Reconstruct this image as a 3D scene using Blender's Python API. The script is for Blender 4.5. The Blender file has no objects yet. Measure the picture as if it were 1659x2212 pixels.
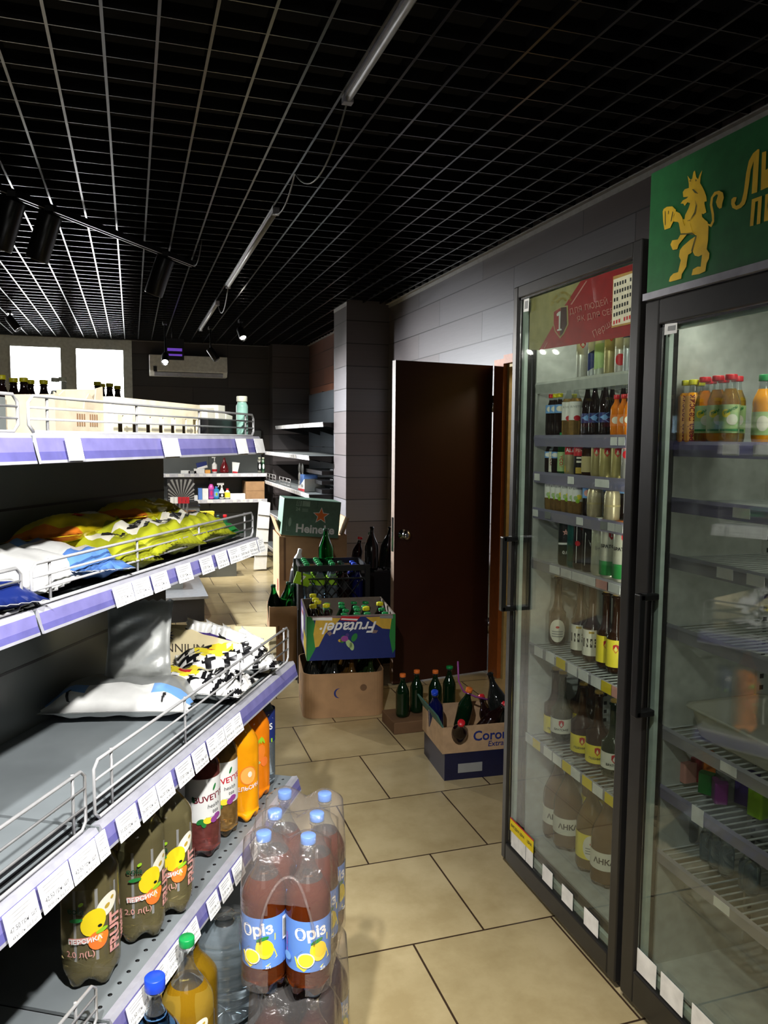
import bpy, math, random
from mathutils import Vector, Matrix
R = math.radians
scn = bpy.context.scene
COL = scn.collection
rnd = random.Random(7)

# ------------------------------------------------------------------ camera
F_PX, CX, CY, H_CAM = 1690., 829.5, 1106., 1.45
YAW, PITCH, ROLL = R(17.83), R(-5.3), -0.008
fwd = Vector((math.sin(YAW)*math.cos(PITCH), math.cos(YAW)*math.cos(PITCH), math.sin(PITCH)))
_r0 = Vector((math.cos(YAW), -math.sin(YAW), 0)); _u0 = _r0.cross(fwd)
cr = _r0*math.cos(ROLL)-_u0*math.sin(ROLL); cu = _u0*math.cos(ROLL)+_r0*math.sin(ROLL)
CAM = Vector((0, 0, H_CAM))
cam = bpy.data.objects.new('camera', bpy.data.cameras.new('camera')); COL.objects.link(cam)
cam.matrix_world = Matrix(((cr.x, cu.x, -fwd.x, 0), (cr.y, cu.y, -fwd.y, 0), (cr.z, cu.z, -fwd.z, H_CAM), (0, 0, 0, 1)))
cam.data.sensor_fit = 'VERTICAL'; cam.data.sensor_height = 36; cam.data.lens = F_PX/2212*36; cam.data.clip_start = .02
scn.camera = cam
# surveying helpers: where a sight line meets a real surface of the room
def ray(px, py): return fwd*F_PX + cr*(px-CX) - cu*(py-CY)
def on(px, py, nrm, val):
    d = ray(px, py); t = (val-CAM.dot(nrm))/d.dot(nrm); return CAM+d*t
X, Y, Z = Vector((1, 0, 0)), Vector((0, 1, 0)), Vector((0, 0, 1))
# the shop shelving stands at 30 degrees to the room: s runs along it, w is the distance back from the camera line
G = Vector((math.sin(R(30)), math.cos(R(30)), 0)); N = Vector((math.cos(R(30)), -math.sin(R(30)), 0))
GM = Matrix(((G.x, -N.x, 0, 0), (G.y, -N.y, 0, 0), (0, 0, 1, 0), (0, 0, 0, 1)))      # (s, w, z) -> world
def GW(s, w, z): return GM @ Vector((s, w, z))
def swz(P): return P.dot(G), -P.dot(N), P.z
def atw(px, py, w): return swz(on(px, py, N, -w))
def ats(px, py, s): return swz(on(px, py, G, s))
def atz(px, py, z): return swz(on(px, py, Z, z))

# ------------------------------------------------------------------ materials
MATS = {}
def lin(c):
    o = []
    for v in c:
        v = v/255.; o.append(v/12.92 if v <= .04045 else ((v+.055)/1.055)**2.4)
    return (*o, 1)
def new_mat(name):
    m = bpy.data.materials.new(name); m.use_nodes = True; nt = m.node_tree; nt.nodes.clear()
    out = nt.nodes.new('ShaderNodeOutputMaterial'); MATS[name] = m
    return m, nt, out
def M(name, rgb, rough=.5, metal=0., trans=0., ior=1.45, var=.12, scale=30, bump=0., emit=0., spec=.5, coat=0.):
    if name in MATS: return MATS[name]
    m, nt, out = new_mat(name); b = nt.nodes.new('ShaderNodeBsdfPrincipled'); nt.links.new(b.outputs[0], out.inputs[0])
    c = lin(rgb)
    if var:
        tc = nt.nodes.new('ShaderNodeTexCoord'); nz = nt.nodes.new('ShaderNodeTexNoise'); nz.inputs['Scale'].default_value = scale; nz.inputs['Detail'].default_value = 3
        nt.links.new(tc.outputs['Object'], nz.inputs['Vector'])
        rp = nt.nodes.new('ShaderNodeValToRGB'); e = rp.color_ramp.elements
        e[0].position, e[1].position = .3, .7
        e[0].color = (*[max(0, v*(1-var)) for v in c[:3]], 1); e[1].color = (*[min(1, v*(1+var)) for v in c[:3]], 1)
        nt.links.new(nz.outputs['Fac'], rp.inputs[0]); nt.links.new(rp.outputs[0], b.inputs['Base Color'])
        if bump:
            bp = nt.nodes.new('ShaderNodeBump'); bp.inputs['Strength'].default_value = bump; bp.inputs['Distance'].default_value = .01
            nt.links.new(nz.outputs['Fac'], bp.inputs['Height']); nt.links.new(bp.outputs[0], b.inputs['Normal'])
    else: b.inputs['Base Color'].default_value = c
    b.inputs['Roughness'].default_value = rough; b.inputs['Metallic'].default_value = metal
    b.inputs['Transmission Weight'].default_value = trans; b.inputs['IOR'].default_value = ior
    b.inputs['Specular IOR Level'].default_value = spec; b.inputs['Coat Weight'].default_value = coat
    if emit: b.inputs['Emission Color'].default_value = c; b.inputs['Emission Strength'].default_value = emit
    return m
def FILM(name, rgb=(255, 255, 255), rough=.06, ior=1.45, base=0., haze=0., bump=0., bscale=25):
    """thin clear sheet: clear light passes, the rest mirrors; haze adds a little milky scatter"""
    if name in MATS: return MATS[name]
    m, nt, out = new_mat(name); n = nt.nodes
    t = n.new('ShaderNodeBsdfTransparent'); t.inputs[0].default_value = lin(rgb)
    g = n.new('ShaderNodeBsdfGlossy'); g.inputs['Roughness'].default_value = rough
    lw = n.new('ShaderNodeLayerWeight'); pw = n.new('ShaderNodeMath'); pw.operation = 'POWER'; pw.inputs[1].default_value = 5.; nt.links.new(lw.outputs['Facing'], pw.inputs[0]); f = n.new('ShaderNodeMath'); f.operation = 'MULTIPLY_ADD'; f0 = ((ior-1)/(ior+1))**2; f.inputs[1].default_value = 1-f0; f.inputs[2].default_value = f0; nt.links.new(pw.outputs[0], f.inputs[0]); lw.inputs[0].default_value = .5
    a = n.new('ShaderNodeMath'); a.operation = 'ADD'; a.use_clamp = True; a.inputs[1].default_value = base
    mx = n.new('ShaderNodeMixShader')
    nt.links.new(f.outputs[0], a.inputs[0]); nt.links.new(a.outputs[0], mx.inputs[0]); nt.links.new(t.outputs[0], mx.inputs[1]); nt.links.new(g.outputs[0], mx.inputs[2])
    last = mx
    if haze:
        d = n.new('ShaderNodeBsdfDiffuse'); d.inputs[0].default_value = lin(rgb); m2 = n.new('ShaderNodeMixShader'); m2.inputs[0].default_value = haze
        nt.links.new(mx.outputs[0], m2.inputs[1]); nt.links.new(d.outputs[0], m2.inputs[2]); last = m2
    if bump:
        tc = n.new('ShaderNodeTexCoord'); nz = n.new('ShaderNodeTexNoise'); nz.inputs['Scale'].default_value = bscale; nz.inputs['Detail'].default_value = 4; nz.inputs['Distortion'].default_value = 1.5
        bp = n.new('ShaderNodeBump'); bp.inputs['Strength'].default_value = bump; bp.inputs['Distance'].default_value = .02
        nt.links.new(tc.outputs['Object'], nz.inputs[0]); nt.links.new(nz.outputs[0], bp.inputs['Height']); nt.links.new(bp.outputs[0], g.inputs['Normal'])
    nt.links.new(last.outputs[0], out.inputs[0]); return m
def BRICK(name, c1, c2, mortar, w, h, msize, plane, off=(0, 0), rough=.4, offset=.5, stain=0., grain=0., freq=2, bumpd=.15, stainscale=7.):
    """tiles or boards laid on a real plane: plane is 'xy', 'yz' or 'xz'"""
    m, nt, out = new_mat(name); n = nt.nodes; L = nt.links.new
    b = n.new('ShaderNodeBsdfPrincipled'); L(b.outputs[0], out.inputs[0])
    tc = n.new('ShaderNodeTexCoord'); sp = n.new('ShaderNodeSeparateXYZ'); cb = n.new('ShaderNodeCombineXYZ'); L(tc.outputs['Object'], sp.inputs[0])
    ax = {'x': 0, 'y': 1, 'z': 2}
    for i, k in enumerate(plane):
        ad = n.new('ShaderNodeMath'); ad.operation = 'ADD'; ad.inputs[1].default_value = off[i]; L(sp.outputs[ax[k]], ad.inputs[0]); L(ad.outputs[0], cb.inputs[i])
    br = n.new('ShaderNodeTexBrick'); br.offset = offset; br.offset_frequency = freq; br.inputs['Scale'].default_value = 1; br.inputs['Brick Width'].default_value = w; br.inputs['Row Height'].default_value = h
    br.inputs['Mortar Size'].default_value = msize; br.inputs['Mortar Smooth'].default_value = .1; br.inputs['Bias'].default_value = 0
    br.inputs['Color1'].default_value = lin(c1); br.inputs['Color2'].default_value = lin(c2); br.inputs['Mortar'].default_value = lin(mortar)
    L(cb.outputs[0], br.inputs['Vector']); col = br.outputs['Color']
    if stain:
        nz = n.new('ShaderNodeTexNoise'); nz.inputs['Scale'].default_value = stainscale; nz.inputs['Detail'].default_value = 6; nz.inputs['Roughness'].default_value = .65; L(cb.outputs[0], nz.inputs['Vector'])
        rp = n.new('ShaderNodeValToRGB'); rp.color_ramp.elements[0].position = .35; rp.color_ramp.elements[1].position = .62; k = 1-stain
        rp.color_ramp.elements[0].color = (k, k*.96, k*.88, 1); rp.color_ramp.elements[1].color = (1, 1, 1, 1); L(nz.outputs[0], rp.inputs[0])
        mm = n.new('ShaderNodeMix'); mm.data_type = 'RGBA'; mm.blend_type = 'MULTIPLY'; mm.inputs[0].default_value = 1; L(col, mm.inputs[6]); L(rp.outputs[0], mm.inputs[7]); col = mm.outputs[2]
    if grain:
        mp = n.new('ShaderNodeMapping'); mp.inputs['Scale'].default_value = (2, 40, 1); wz = n.new('ShaderNodeTexNoise'); wz.inputs['Scale'].default_value = 3; wz.inputs['Detail'].default_value = 5; wz.inputs['Distortion'].default_value = .6
        L(cb.outputs[0], mp.inputs[0]); L(mp.outputs[0], wz.inputs['Vector']); rp = n.new('ShaderNodeValToRGB'); k = 1-grain
        rp.color_ramp.elements[0].color = (k, k, k, 1); rp.color_ramp.elements[1].color = (1+grain*.5,)*3+(1,); L(wz.outputs[0], rp.inputs[0])
        mm = n.new('ShaderNodeMix'); mm.data_type = 'RGBA'; mm.blend_type = 'MULTIPLY'; mm.inputs[0].default_value = 1; L(col, mm.inputs[6]); L(rp.outputs[0], mm.inputs[7]); col = mm.outputs[2]
    L(col, b.inputs['Base Color']); b.inputs['Roughness'].default_value = rough
    bp = n.new('ShaderNodeBump'); bp.inputs['Strength'].default_value = bumpd; bp.inputs['Distance'].default_value = .004; bp.invert = True
    L(br.outputs['Fac'], bp.inputs['Height']); L(bp.outputs[0], b.inputs['Normal'])
    return m

# ------------------------------------------------------------------ mesh collector
ROOTM = {}
class MB:
    def __init__(s, fr=None): s.v, s.f, s.mi, s.sm, s.fr = [], [], [], [], fr
    def add(s, vs, fs, m=0, smooth=False):
        o = len(s.v)
        for p in vs:
            p = Vector(p); s.v.append(s.fr @ p if s.fr is not None else p)
        for f in fs: s.f.append([o+i for i in f]); s.mi.append(m); s.sm.append(smooth)
        return s
    def box(s, x0, x1, y0, y1, z0, z1, m=0):
        return s.add([(x, y, z) for z in (z0, z1) for y in (y0, y1) for x in (x0, x1)], [(0, 2, 3, 1), (4, 5, 7, 6), (0, 1, 5, 4), (2, 6, 7, 3), (0, 4, 6, 2), (1, 3, 7, 5)], m)
    def obox(s, c, a, b, d, m=0):
        c, a, b, d = Vector(c), Vector(a), Vector(b), Vector(d)
        return s.add([c+i*a+j*b+k*d for k in (-1, 1) for j in (-1, 1) for i in (-1, 1)], [(0, 2, 3, 1), (4, 5, 7, 6), (0, 1, 5, 4), (2, 6, 7, 3), (0, 4, 6, 2), (1, 3, 7, 5)], m)
    def rbox(s, x0, x1, y0, y1, z0, z1, r, m=0, k=4):
        """box with rounded upright corners"""
        ol = []
        for cx, cy, a0 in ((x1-r, y1-r, 0), (x0+r, y1-r, 90), (x0+r, y0+r, 180), (x1-r, y0+r, 270)):
            for i in range(k+1): a = R(a0+90*i/k); ol.append((cx+r*math.cos(a), cy+r*math.sin(a)))
        return s.prism([(x, y, z0) for x, y in ol], (0, 0, z1-z0), m)
    def prism(s, pts, d, m=0, smooth=False):
        n = len(pts); d = Vector(d); P = [Vector(p) for p in pts]
        return s.add(P+[p+d for p in P], [list(range(n))[::-1], list(range(n, 2*n))]+[(i, (i+1) % n, n+(i+1) % n, n+i) for i in range(n)], m, smooth)
    def poly(s, pts, m=0): return s.add(pts, [list(range(len(pts)))], m)
    def tube(s, pts, r, n=6, m=0, smooth=True):
        P = [Vector(p) for p in pts]; rings = []; up = None
        for i, p in enumerate(P):
            t = (P[min(i+1, len(P)-1)]-P[max(i-1, 0)]).normalized()
            if up is None: up = Z.copy() if abs(t.z) < .9 else X.copy()
            a = t.cross(up); 
            if a.length < 1e-5: a = t.cross(Y)
            a.normalize(); up = a.cross(t).normalized()
            rings.append([p+(a*math.cos(2*math.pi*k/n)+up*math.sin(2*math.pi*k/n))*r for k in range(n)])
        vs = [q for rg in rings for q in rg]; fs = []
        for i in range(len(P)-1):
            for k in range(n): fs.append((i*n+k, i*n+(k+1) % n, (i+1)*n+(k+1) % n, (i+1)*n+k))
        fs += [tuple(range(n))[::-1], tuple((len(P)-1)*n+k for k in range(n))]
        return s.add(vs, fs, m, smooth)
    def lathe(s, prof, n=20, m=0, mfun=None, petal=0, smooth=True, cap=True, c=(0, 0, 0)):
        o = len(s.v); vs = []
        for (r, z) in prof:
            for k in range(n):
                a = 2*math.pi*k/n; rr, zz = r, z
                if petal and z < petal*1.2:
                    q = max(0, math.cos(5*a))**.6*(1-z/(petal*1.2)); g = (1-z/(petal*1.2))*(.5-.5*math.cos(5*a))
                    rr = r*(1-.10*g); zz = z+petal*.55*g*min(1, 2*(1-z/(petal*1.2)))
                vs.append((c[0]+rr*math.cos(a), c[1]+rr*math.sin(a), c[2]+zz))
        fs, ms = [], []
        for i in range(len(prof)-1):
            for k in range(n): fs.append((i*n+k, i*n+(k+1) % n, (i+1)*n+(k+1) % n, (i+1)*n+k)); ms.append(mfun((prof[i][1]+prof[i+1][1])/2) if mfun else m)
        if cap: fs += [tuple(range(n))[::-1], tuple((len(prof)-1)*n+k for k in range(n))]; ms += [mfun(prof[0][1]) if mfun else m, mfun(prof[-1][1]) if mfun else m]
        for p in vs:
            p = Vector(p); s.v.append(s.fr @ p if s.fr is not None else p)
        for f, q in zip(fs, ms): s.f.append([o+i for i in f]); s.mi.append(q); s.sm.append(smooth)
        return s
    def mesh(s, name, mats, inv=None):
        me = bpy.data.meshes.new(name)
        me.from_pydata([tuple(inv @ p) if inv is not None else tuple(p) for p in s.v], [], s.f)
        for m in (mats if isinstance(mats, (list, tuple)) else [mats]): me.materials.append(m)
        me.polygons.foreach_set('material_index', s.mi); me.polygons.foreach_set('use_smooth', s.sm); me.update(); return me
    def build(s, name, mats, parent=None, label=None, loc=None, bevel=0, kind=None):
        """vertices are in room coordinates; parent: its thing (or part)"""
        if parent is not None: W = ROOTM[parent.name]; 
        else: W = Matrix.Translation(loc) if loc is not None else Matrix.Translation(s.base())
        o = bpy.data.objects.new(name, s.mesh(name, mats, W.inverted())); COL.objects.link(o)
        if parent is not None: o.parent = parent
        else: o.matrix_world = W
        ROOTM[o.name] = W
        if label: o['label'] = label
        if kind: o['kind'] = kind
        if bevel: b = o.modifiers.new('bevel', 'BEVEL'); b.width = bevel; b.segments = 2; b.limit_method = 'ANGLE'
        return o
    def base(s):
        a = [min(p[i] for p in s.v) for i in range(3)]; b = [max(p[i] for p in s.v) for i in range(3)]
        return Vector(((a[0]+b[0])/2, (a[1]+b[1])/2, a[2]))
def tag(o, label, cat, group=None):
    o['label'] = label; o['category'] = cat
    if group: o['group'] = group
    return o
def thing(name, label, cat, mat, group=None):
    o = bpy.data.objects.new(name, None); COL.objects.link(o); o.empty_display_size = .05
    if not isinstance(mat, Matrix): mat = Matrix.Translation(Vector(mat))
    o.matrix_world = mat; ROOTM[o.name] = mat
    return tag(o, label, cat, group)
def struct(o): o['kind'] = 'structure'; return o
def child(name, me, parent):
    o = bpy.data.objects.new(name, me); COL.objects.link(o); o.parent = parent; ROOTM[o.name] = ROOTM[parent.name]; return o
def pose(x, y, z, rz=0, rx=0, ry=0): return Matrix.Translation((x, y, z)) @ Matrix.Rotation(rz, 4, 'Z') @ Matrix.Rotation(ry, 4, 'Y') @ Matrix.Rotation(rx, 4, 'X')
def gpose(s, w, z, rz=0, rx=0, ry=0): return Matrix.Translation(GW(s, w, z)) @ Matrix.Rotation(R(60)+rz, 4, 'Z') @ Matrix.Rotation(ry, 4, 'Y') @ Matrix.Rotation(rx, 4, 'X')
_TX = {}
def text(st, size, bold=0., shear=0., align='CENTER'):
    k = (st, size, bold, shear, align)
    if k not in _TX:
        c = bpy.data.curves.new('t', 'FONT'); c.body = st; c.size = size; c.offset = bold*size; c.shear = shear; c.align_x = align; c.align_y = 'CENTER'; c.resolution_u = 3; c.fill_mode = 'FRONT'
        o = bpy.data.objects.new('t', c); me = o.to_mesh()
        _TX[k] = ([tuple(v.co) for v in me.vertices], [tuple(p.vertices) for p in me.polygons]); o.to_mesh_clear(); bpy.data.objects.remove(o); bpy.data.curves.remove(c)
    return _TX[k]
def put_text(mb, st, size, O, U, V, m=0, lift=.0008, bold=0., shear=0., align='CENTER', ang=0):
    vs, fs = text(st, size, bold, shear, align); U, V = Vector(U), Vector(V); n = U.cross(V); ca, sa = math.cos(ang), math.sin(ang)
    mb.add([Vector(O)+U*(x*ca-y*sa)+V*(x*sa+y*ca)+n*lift for x, y, _ in vs], fs, m)
def ell(cx, cy, a, b, rot=0, n=20): return [(cx+a*math.cos(t)*math.cos(rot)-b*math.sin(t)*math.sin(rot), cy+a*math.cos(t)*math.sin(rot)+b*math.sin(t)*math.cos(rot)) for t in (2*math.pi*i/n for i in range(n))]
def star(cx, cy, r, r2, k=5, a0=math.pi/2): return [(cx+(r if i % 2 == 0 else r2)*math.cos(a0+math.pi*i/k), cy+(r if i % 2 == 0 else r2)*math.sin(a0+math.pi*i/k)) for i in range(2*k)]
def flat(mb, pts, O, U, V, m=0, lift=.0008):
    U, V = Vector(U), Vector(V); n = U.cross(V); mb.poly([Vector(O)+U*x+V*y+n*lift for x, y in pts], m)
# ------------------------------------------------------------------ shared materials
m_black = M('black_plastic', (22, 22, 24), .35)
m_blackmetal = M('black_metal', (18, 18, 19), .3)
m_white = M('white_plastic', (225, 225, 222), .4)
m_chrome = M('chrome', (210, 210, 212), .15, 1.)
m_wire = M('zinc_wire', (176, 176, 176), .3, .35)
m_deck = M('shelf_grey', (110, 116, 118), .38, 0, scale=8)
m_panel = M('shelf_back_graphite', (98, 102, 100), .3, 0, scale=3)
m_lilac = M('price_rail_lilac', (112, 108, 160), .25)
m_lilacd = M('price_rail_lilac_dark', (86, 84, 138), .25)
m_railedge = M('price_rail_edge', (150, 150, 158), .3)
m_paper = M('paper_white', (235, 235, 232), .7)
m_ink = M('ink', (40, 40, 42), .7); m_faint = M('faint_ink', (84, 84, 88), .7)
m_card = M('cardboard', (166, 130, 92), .8, scale=12)
m_carddk = M('cardboard_dark', (110, 82, 56), .8, scale=12)
m_lampglow = M('lamp_glow', (255, 250, 240), .3, emit=28., var=0)

# ------------------------------------------------------------------ shell
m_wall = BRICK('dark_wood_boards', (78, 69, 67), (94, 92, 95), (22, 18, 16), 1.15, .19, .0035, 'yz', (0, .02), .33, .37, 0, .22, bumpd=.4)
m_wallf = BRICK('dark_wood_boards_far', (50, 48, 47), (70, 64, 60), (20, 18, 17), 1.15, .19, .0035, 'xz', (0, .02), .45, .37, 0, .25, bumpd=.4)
m_floor = BRICK('floor_tiles', (190, 174, 134), (178, 162, 122), (62, 48, 36), .447, .447, .0032, 'xy', (-.743+.447*4, -2.002+.447*8), .3, .5, .22, bumpd=.3, stainscale=5)
m_ceil = M('ceiling_void_black', (9, 9, 9), .9)
m_grid = M('lattice_black_satin', (26, 26, 27), .24, .0, spec=.8)
m_beige = M('door_reveal_beige', (190, 168, 112), .6)
m_doorwood = M('door_brown_veneer', (52, 24, 17), .35, scale=5)
m_dooredge = M('door_edge', (150, 124, 104), .5)
m_jamb = M('jamb_orange_wood', (170, 96, 42), .45)
YF, XR = 9.95, 2.12
b = MB(); b.box(-4.2, 3.1, -2.2, 10.2, -.1, 0); struct(b.build('floor', m_floor, loc=(0, 0, 0)))
b = MB(); b.box(XR, XR+.14, -2.2, 3.5, 0, 2.85); b.box(XR, XR+.14, 4.25, 6.7, 0, 2.85); b.box(XR, XR+.14, 3.5, 4.25, 1.915, 2.85); struct(b.build('wall_right', m_wall, loc=(0, 0, 0)))
b = MB(); b.box(3.0, 3.06, 2.8, 5.0, 0, 2.4); b.box(XR+.14, 3.0, 4.9, 5.0, 0, 2.4); b.box(XR+.14, 3.0, 2.8, 2.9, 0, 2.4); b.box(XR+.14, 3.06, 2.8, 5., 2.4, 2.45); struct(b.build('wall_passage', m_beige, loc=(0, 0, 0)))
b = MB(); b.box(XR+.002, XR+.138, 4.21, 4.249, 0, 1.9); b.box(XR+.002, XR+.138, 3.501, 4.21, 1.88, 1.914); struct(b.build('trim_1', m_beige))
b = MB(); b.box(2.095, XR, 4.235, 4.36, 0, 1.93); b.box(2.095, XR, 3.5, 4.235, 1.9, 1.95); struct(b.build('trim_2', m_jamb))
WX0, WX1, WZ0, WZ1 = -2.1, .02, 1.1, 2.6
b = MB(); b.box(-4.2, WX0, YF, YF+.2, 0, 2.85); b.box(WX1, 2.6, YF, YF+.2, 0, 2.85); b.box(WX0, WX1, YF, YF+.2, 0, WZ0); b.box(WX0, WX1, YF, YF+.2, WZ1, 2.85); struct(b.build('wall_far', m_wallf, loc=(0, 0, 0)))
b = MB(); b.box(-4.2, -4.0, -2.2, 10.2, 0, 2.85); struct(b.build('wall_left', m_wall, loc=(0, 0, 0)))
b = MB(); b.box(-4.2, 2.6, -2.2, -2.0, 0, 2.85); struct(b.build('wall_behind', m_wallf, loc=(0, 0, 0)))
m_wallb = BRICK('brown_wood_boards', (74, 56, 50), (128, 82, 62), (22, 18, 16), 1.15, .19, .0035, 'yz', (.3, .02), .38, .37, 0, .25, bumpd=.4)
b = MB(); b.box(XR, XR+.14, 6.7, 10.2, 0, 2.85); struct(b.build('wall_alcove', m_wallb, loc=(0, 0, 0)))
def pillar(x0, y0, y1):
    b = MB(); b.box(x0, XR, y0, y1, 0, 2.62); struct(b.build('column', m_wall, loc=(0, 0, 0)))
pillar(1.745, 6.5, 6.93); pillar(1.66, 9.68, YF)
# window with white bars
m_pvc = M('window_frame_pvc', (200, 204, 200), .5)
m_day = M('bright_frosted_pane', (255, 255, 255), .5, emit=11., var=0)
b = MB()
edges = [WX0, -1.98, -1.42, -1.30, -.77, -.60, -.08, WX1]
for i in range(0, 8, 2): b.box(edges[i], edges[i+1], YF-.03, YF+.06, WZ0, WZ1)
for z0, z1 in ((WZ0, WZ0+.08), (2.478, WZ1)): b.box(WX0, WX1, YF-.028, YF+.058, z0, z1)
for i in range(1, 7, 2): b.box(edges[i]-.012, edges[i], YF-.045, YF-.03, WZ0+.08, 2.478); b.box(edges[i+1], edges[i+1]+.012, YF-.045, YF-.03, WZ0+.08, 2.478)
win = struct(b.build('window_1', m_pvc))
for i in range(1, 7, 2): MB().box(edges[i], edges[i+1], YF+.01, YF+.03, WZ0+.08, 2.478).build('pane', m_day, win)
# ceiling: black void with an open lattice hung below it
ZC = 2.6
b = MB(); b.box(-4.2, 2.6, -2.2, 10.2, 2.85, 2.95); cl = struct(b.build('ceiling', m_ceil, loc=(0, 0, 0)))
b = MB(); x0 = -.214-26*.162*.925
for i in range(48):
    x = -.205+.1497*(i-26)
    if -4 < x < 2.1: b.box(x-.0045, x+.0045, -2, YF-.01, ZC, ZC+.045)
for j in range(88):
    y = 2.49+.1437*(j-31)
    if -2 < y < YF-.02: b.box(-4, 2.1, y-.0022, y+.0022, ZC+.001, ZC+.044)
b.build('lattice', m_grid, cl)
m_angle = M('ceiling_edge_angle', (130, 128, 124), .5)
b = MB(); b.box(XR-.028, XR, -2, 6.5, ZC-.004, ZC+.002); b.box(XR-.004, XR, -2, 6.5, ZC-.03, ZC-.004); struct(b.build('trim_3', m_angle))
b = MB(); b.box(-4, 1.66, YF-.028, YF, ZC-.004, ZC+.002); b.box(1.742, 1.745, 6.49, 6.93, ZC-.03, ZC); b.box(XR-.028, XR, 6.93, 9.68, ZC-.004, ZC+.002); struct(b.build('trim_4', m_angle))

# open door
H0, H1 = Vector((2.092, 4.37, 0)), Vector((1.437, 4.272, 0)); u = (H1-H0).normalized(); nn = Vector((-u.y, u.x, 0)); L = (H1-H0).length
if nn.y > 0: nn = -nn
b = MB(); b.add([p+Z*z for z in (.012, 1.9) for p in (H0, H1, H1-nn*.04, H0-nn*.04)], [(0, 1, 5, 4), (2, 3, 7, 6), (3, 0, 4, 7), (4, 5, 6, 7), (3, 2, 1, 0)], 0)
b.add([p+Z*z for z in (.012, 1.9) for p in (H1, H1-nn*.04)], [(0, 1, 3, 2)], 1)
dr = struct(b.build('door_1', [m_doorwood, m_dooredge]))
kb = MB(); c = H1-u*.055+Z*.9
for sgn in (1,):
    fr = Matrix.Translation(c) @ nn.to_track_quat('Z', 'Y').to_matrix().to_4x4(); k2 = MB(fr)
    k2.lathe([(.03, 0), (.03, .005), (.011, .008), (.010, .03), (.022, .036), (.028, .05), (.024, .064), (.008, .07)], 20); k2.build('handle', m_chrome, dr)
b = MB(); fr = None; q = H1+u*.0015; b.add([q-nn*.008+Z*.8, q-nn*.032+Z*.8, q-nn*.032+Z*1.0, q-nn*.008+Z*1.0], [(0, 1, 2, 3)]); b.obox(q-nn*.02+Z*.9, nn*.006, u*.001, Z*.012, 1); b.build('lock_plate', [m_chrome, m_black], dr)
for z in (.25, 1.62): MB().tube([H0+nn*.008+Z*z, H0+nn*.008+Z*(z+.1)], .008, 8).build('hinge', m_chrome, dr)

# ------------------------------------------------------------------ ceiling fittings
def spot_head(mount, d, label, group, ln=.2, r=.047, glow=True, stem=.05):
    mount = Vector(mount); d = Vector(d).normalized(); c0 = mount-Z*stem; t = thing('spotlight', label, 'spotlight', Matrix.Translation(mount), group)
    MB().box(mount.x-.02, mount.x+.02, mount.y-.05, mount.y+.05, mount.z-.025, mount.z).build('adapter', m_blackmetal, t)
    MB().tube([mount-Z*.02, c0-Z*.01, c0+d*.03], .008, 8).build('arm', m_blackmetal, t)
    fr = Matrix.Translation(c0-d*.03) @ d.to_track_quat('Z', 'Y').to_matrix().to_4x4()
    MB(fr).lathe([(r*.6, 0), (r*.95, .004), (r, .012), (r, ln-.004), (r*.96, ln), (r*.86, ln), (r*.84, ln-.02), (0.002, ln-.022)], 28).build('housing', m_blackmetal, t)
    MB(fr).lathe([(0.001, ln-.0205), (r*.82, ln-.0205), (r*.82, ln-.018), (.001, ln-.0175)], 24).build('lens', m_lampglow if glow else m_black, t)
    return c0+d*(ln+.01)
ZT = 2.565
p0, p1 = Vector((-1.1, 3.255, ZT)), Vector((.40, 5.31, ZT)); dv = (p1-p0).normalized(); sv = dv.cross(Z)
b = MB(); b.obox((p0+p1)/2+Z*.012, dv*((p1-p0).length/2), sv*.017, Z*.004); b.obox((p0+p1)/2+sv*.014, dv*((p1-p0).length/2), sv*.003, Z*.014, 0); b.obox((p0+p1)/2-sv*.014, dv*((p1-p0).length/2), sv*.003, Z*.014, 0)
b.obox((p0+p1)/2+sv*.014-Z*.0145, dv*((p1-p0).length/2), sv*.0035, Z*.001, 1); b.obox((p0+p1)/2-sv*.014-Z*.0145, dv*((p1-p0).length/2), sv*.0035, Z*.001, 1); b.tube([p1, p1+Vector((-.03, 0, .035))], .01, 6)
tag(b.build('lighting_track', [m_blackmetal, m_railedge]), 'slim black lighting track running diagonally under the lattice, carrying three spotlights', 'track')
LAMPS = []
for (px, py), lab in (((25, 418), 'black track spotlight at the left frame edge, nearest of the three on the track'), ((100, 450), 'black track spotlight in the middle of the diagonal track'), ((342, 548), 'black track spotlight at the far right end of the diagonal track')):
    q = on(px, py, Z, ZT); q = p0+dv*((q-p0).dot(dv)); LAMPS.append(spot_head(q, (-.3, .2, -.85), lab, 'track spotlights', .24, .055))
for (px, py, dp, d, lab) in ((357, 770, 7.6, (-.05, -.75, -.55), 'lit spotlight facing the camera in front of the air conditioner'), (455, 758, 7.9, (.5, -.1, -.75), 'thin black spotlight pointing down right of the hanging screen'), (520, 715, 7.4, (.1, -.6, -.6), 'lit spotlight near the ceiling above the right wall shelf'), (22, 690, 7.0, (.45, -.1, -.6), 'lit spotlight above the window near the left frame edge')):
    q = CAM+ray(px, py)*(dp/ray(px, py).dot(fwd)); q0 = Vector((q.x, q.y, ZT)); st = max(.05, ZT-q.z); LAMPS.append(spot_head(q0, d, lab, 'far spotlights', .14, .035, True, st))
REFL = []; ORD = ['first', 'second', 'third', 'fourth']
for k in range(4):
    REFL.append(spot_head((-1.85-.13*k, 8.1-.06*k, ZT), (.72, -.42, -.55), 'lit spotlight mirrored in the left refrigerator door, %s of four from the left' % ORD[k], 'window row spotlights', .16, .04, True, .06))
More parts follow.
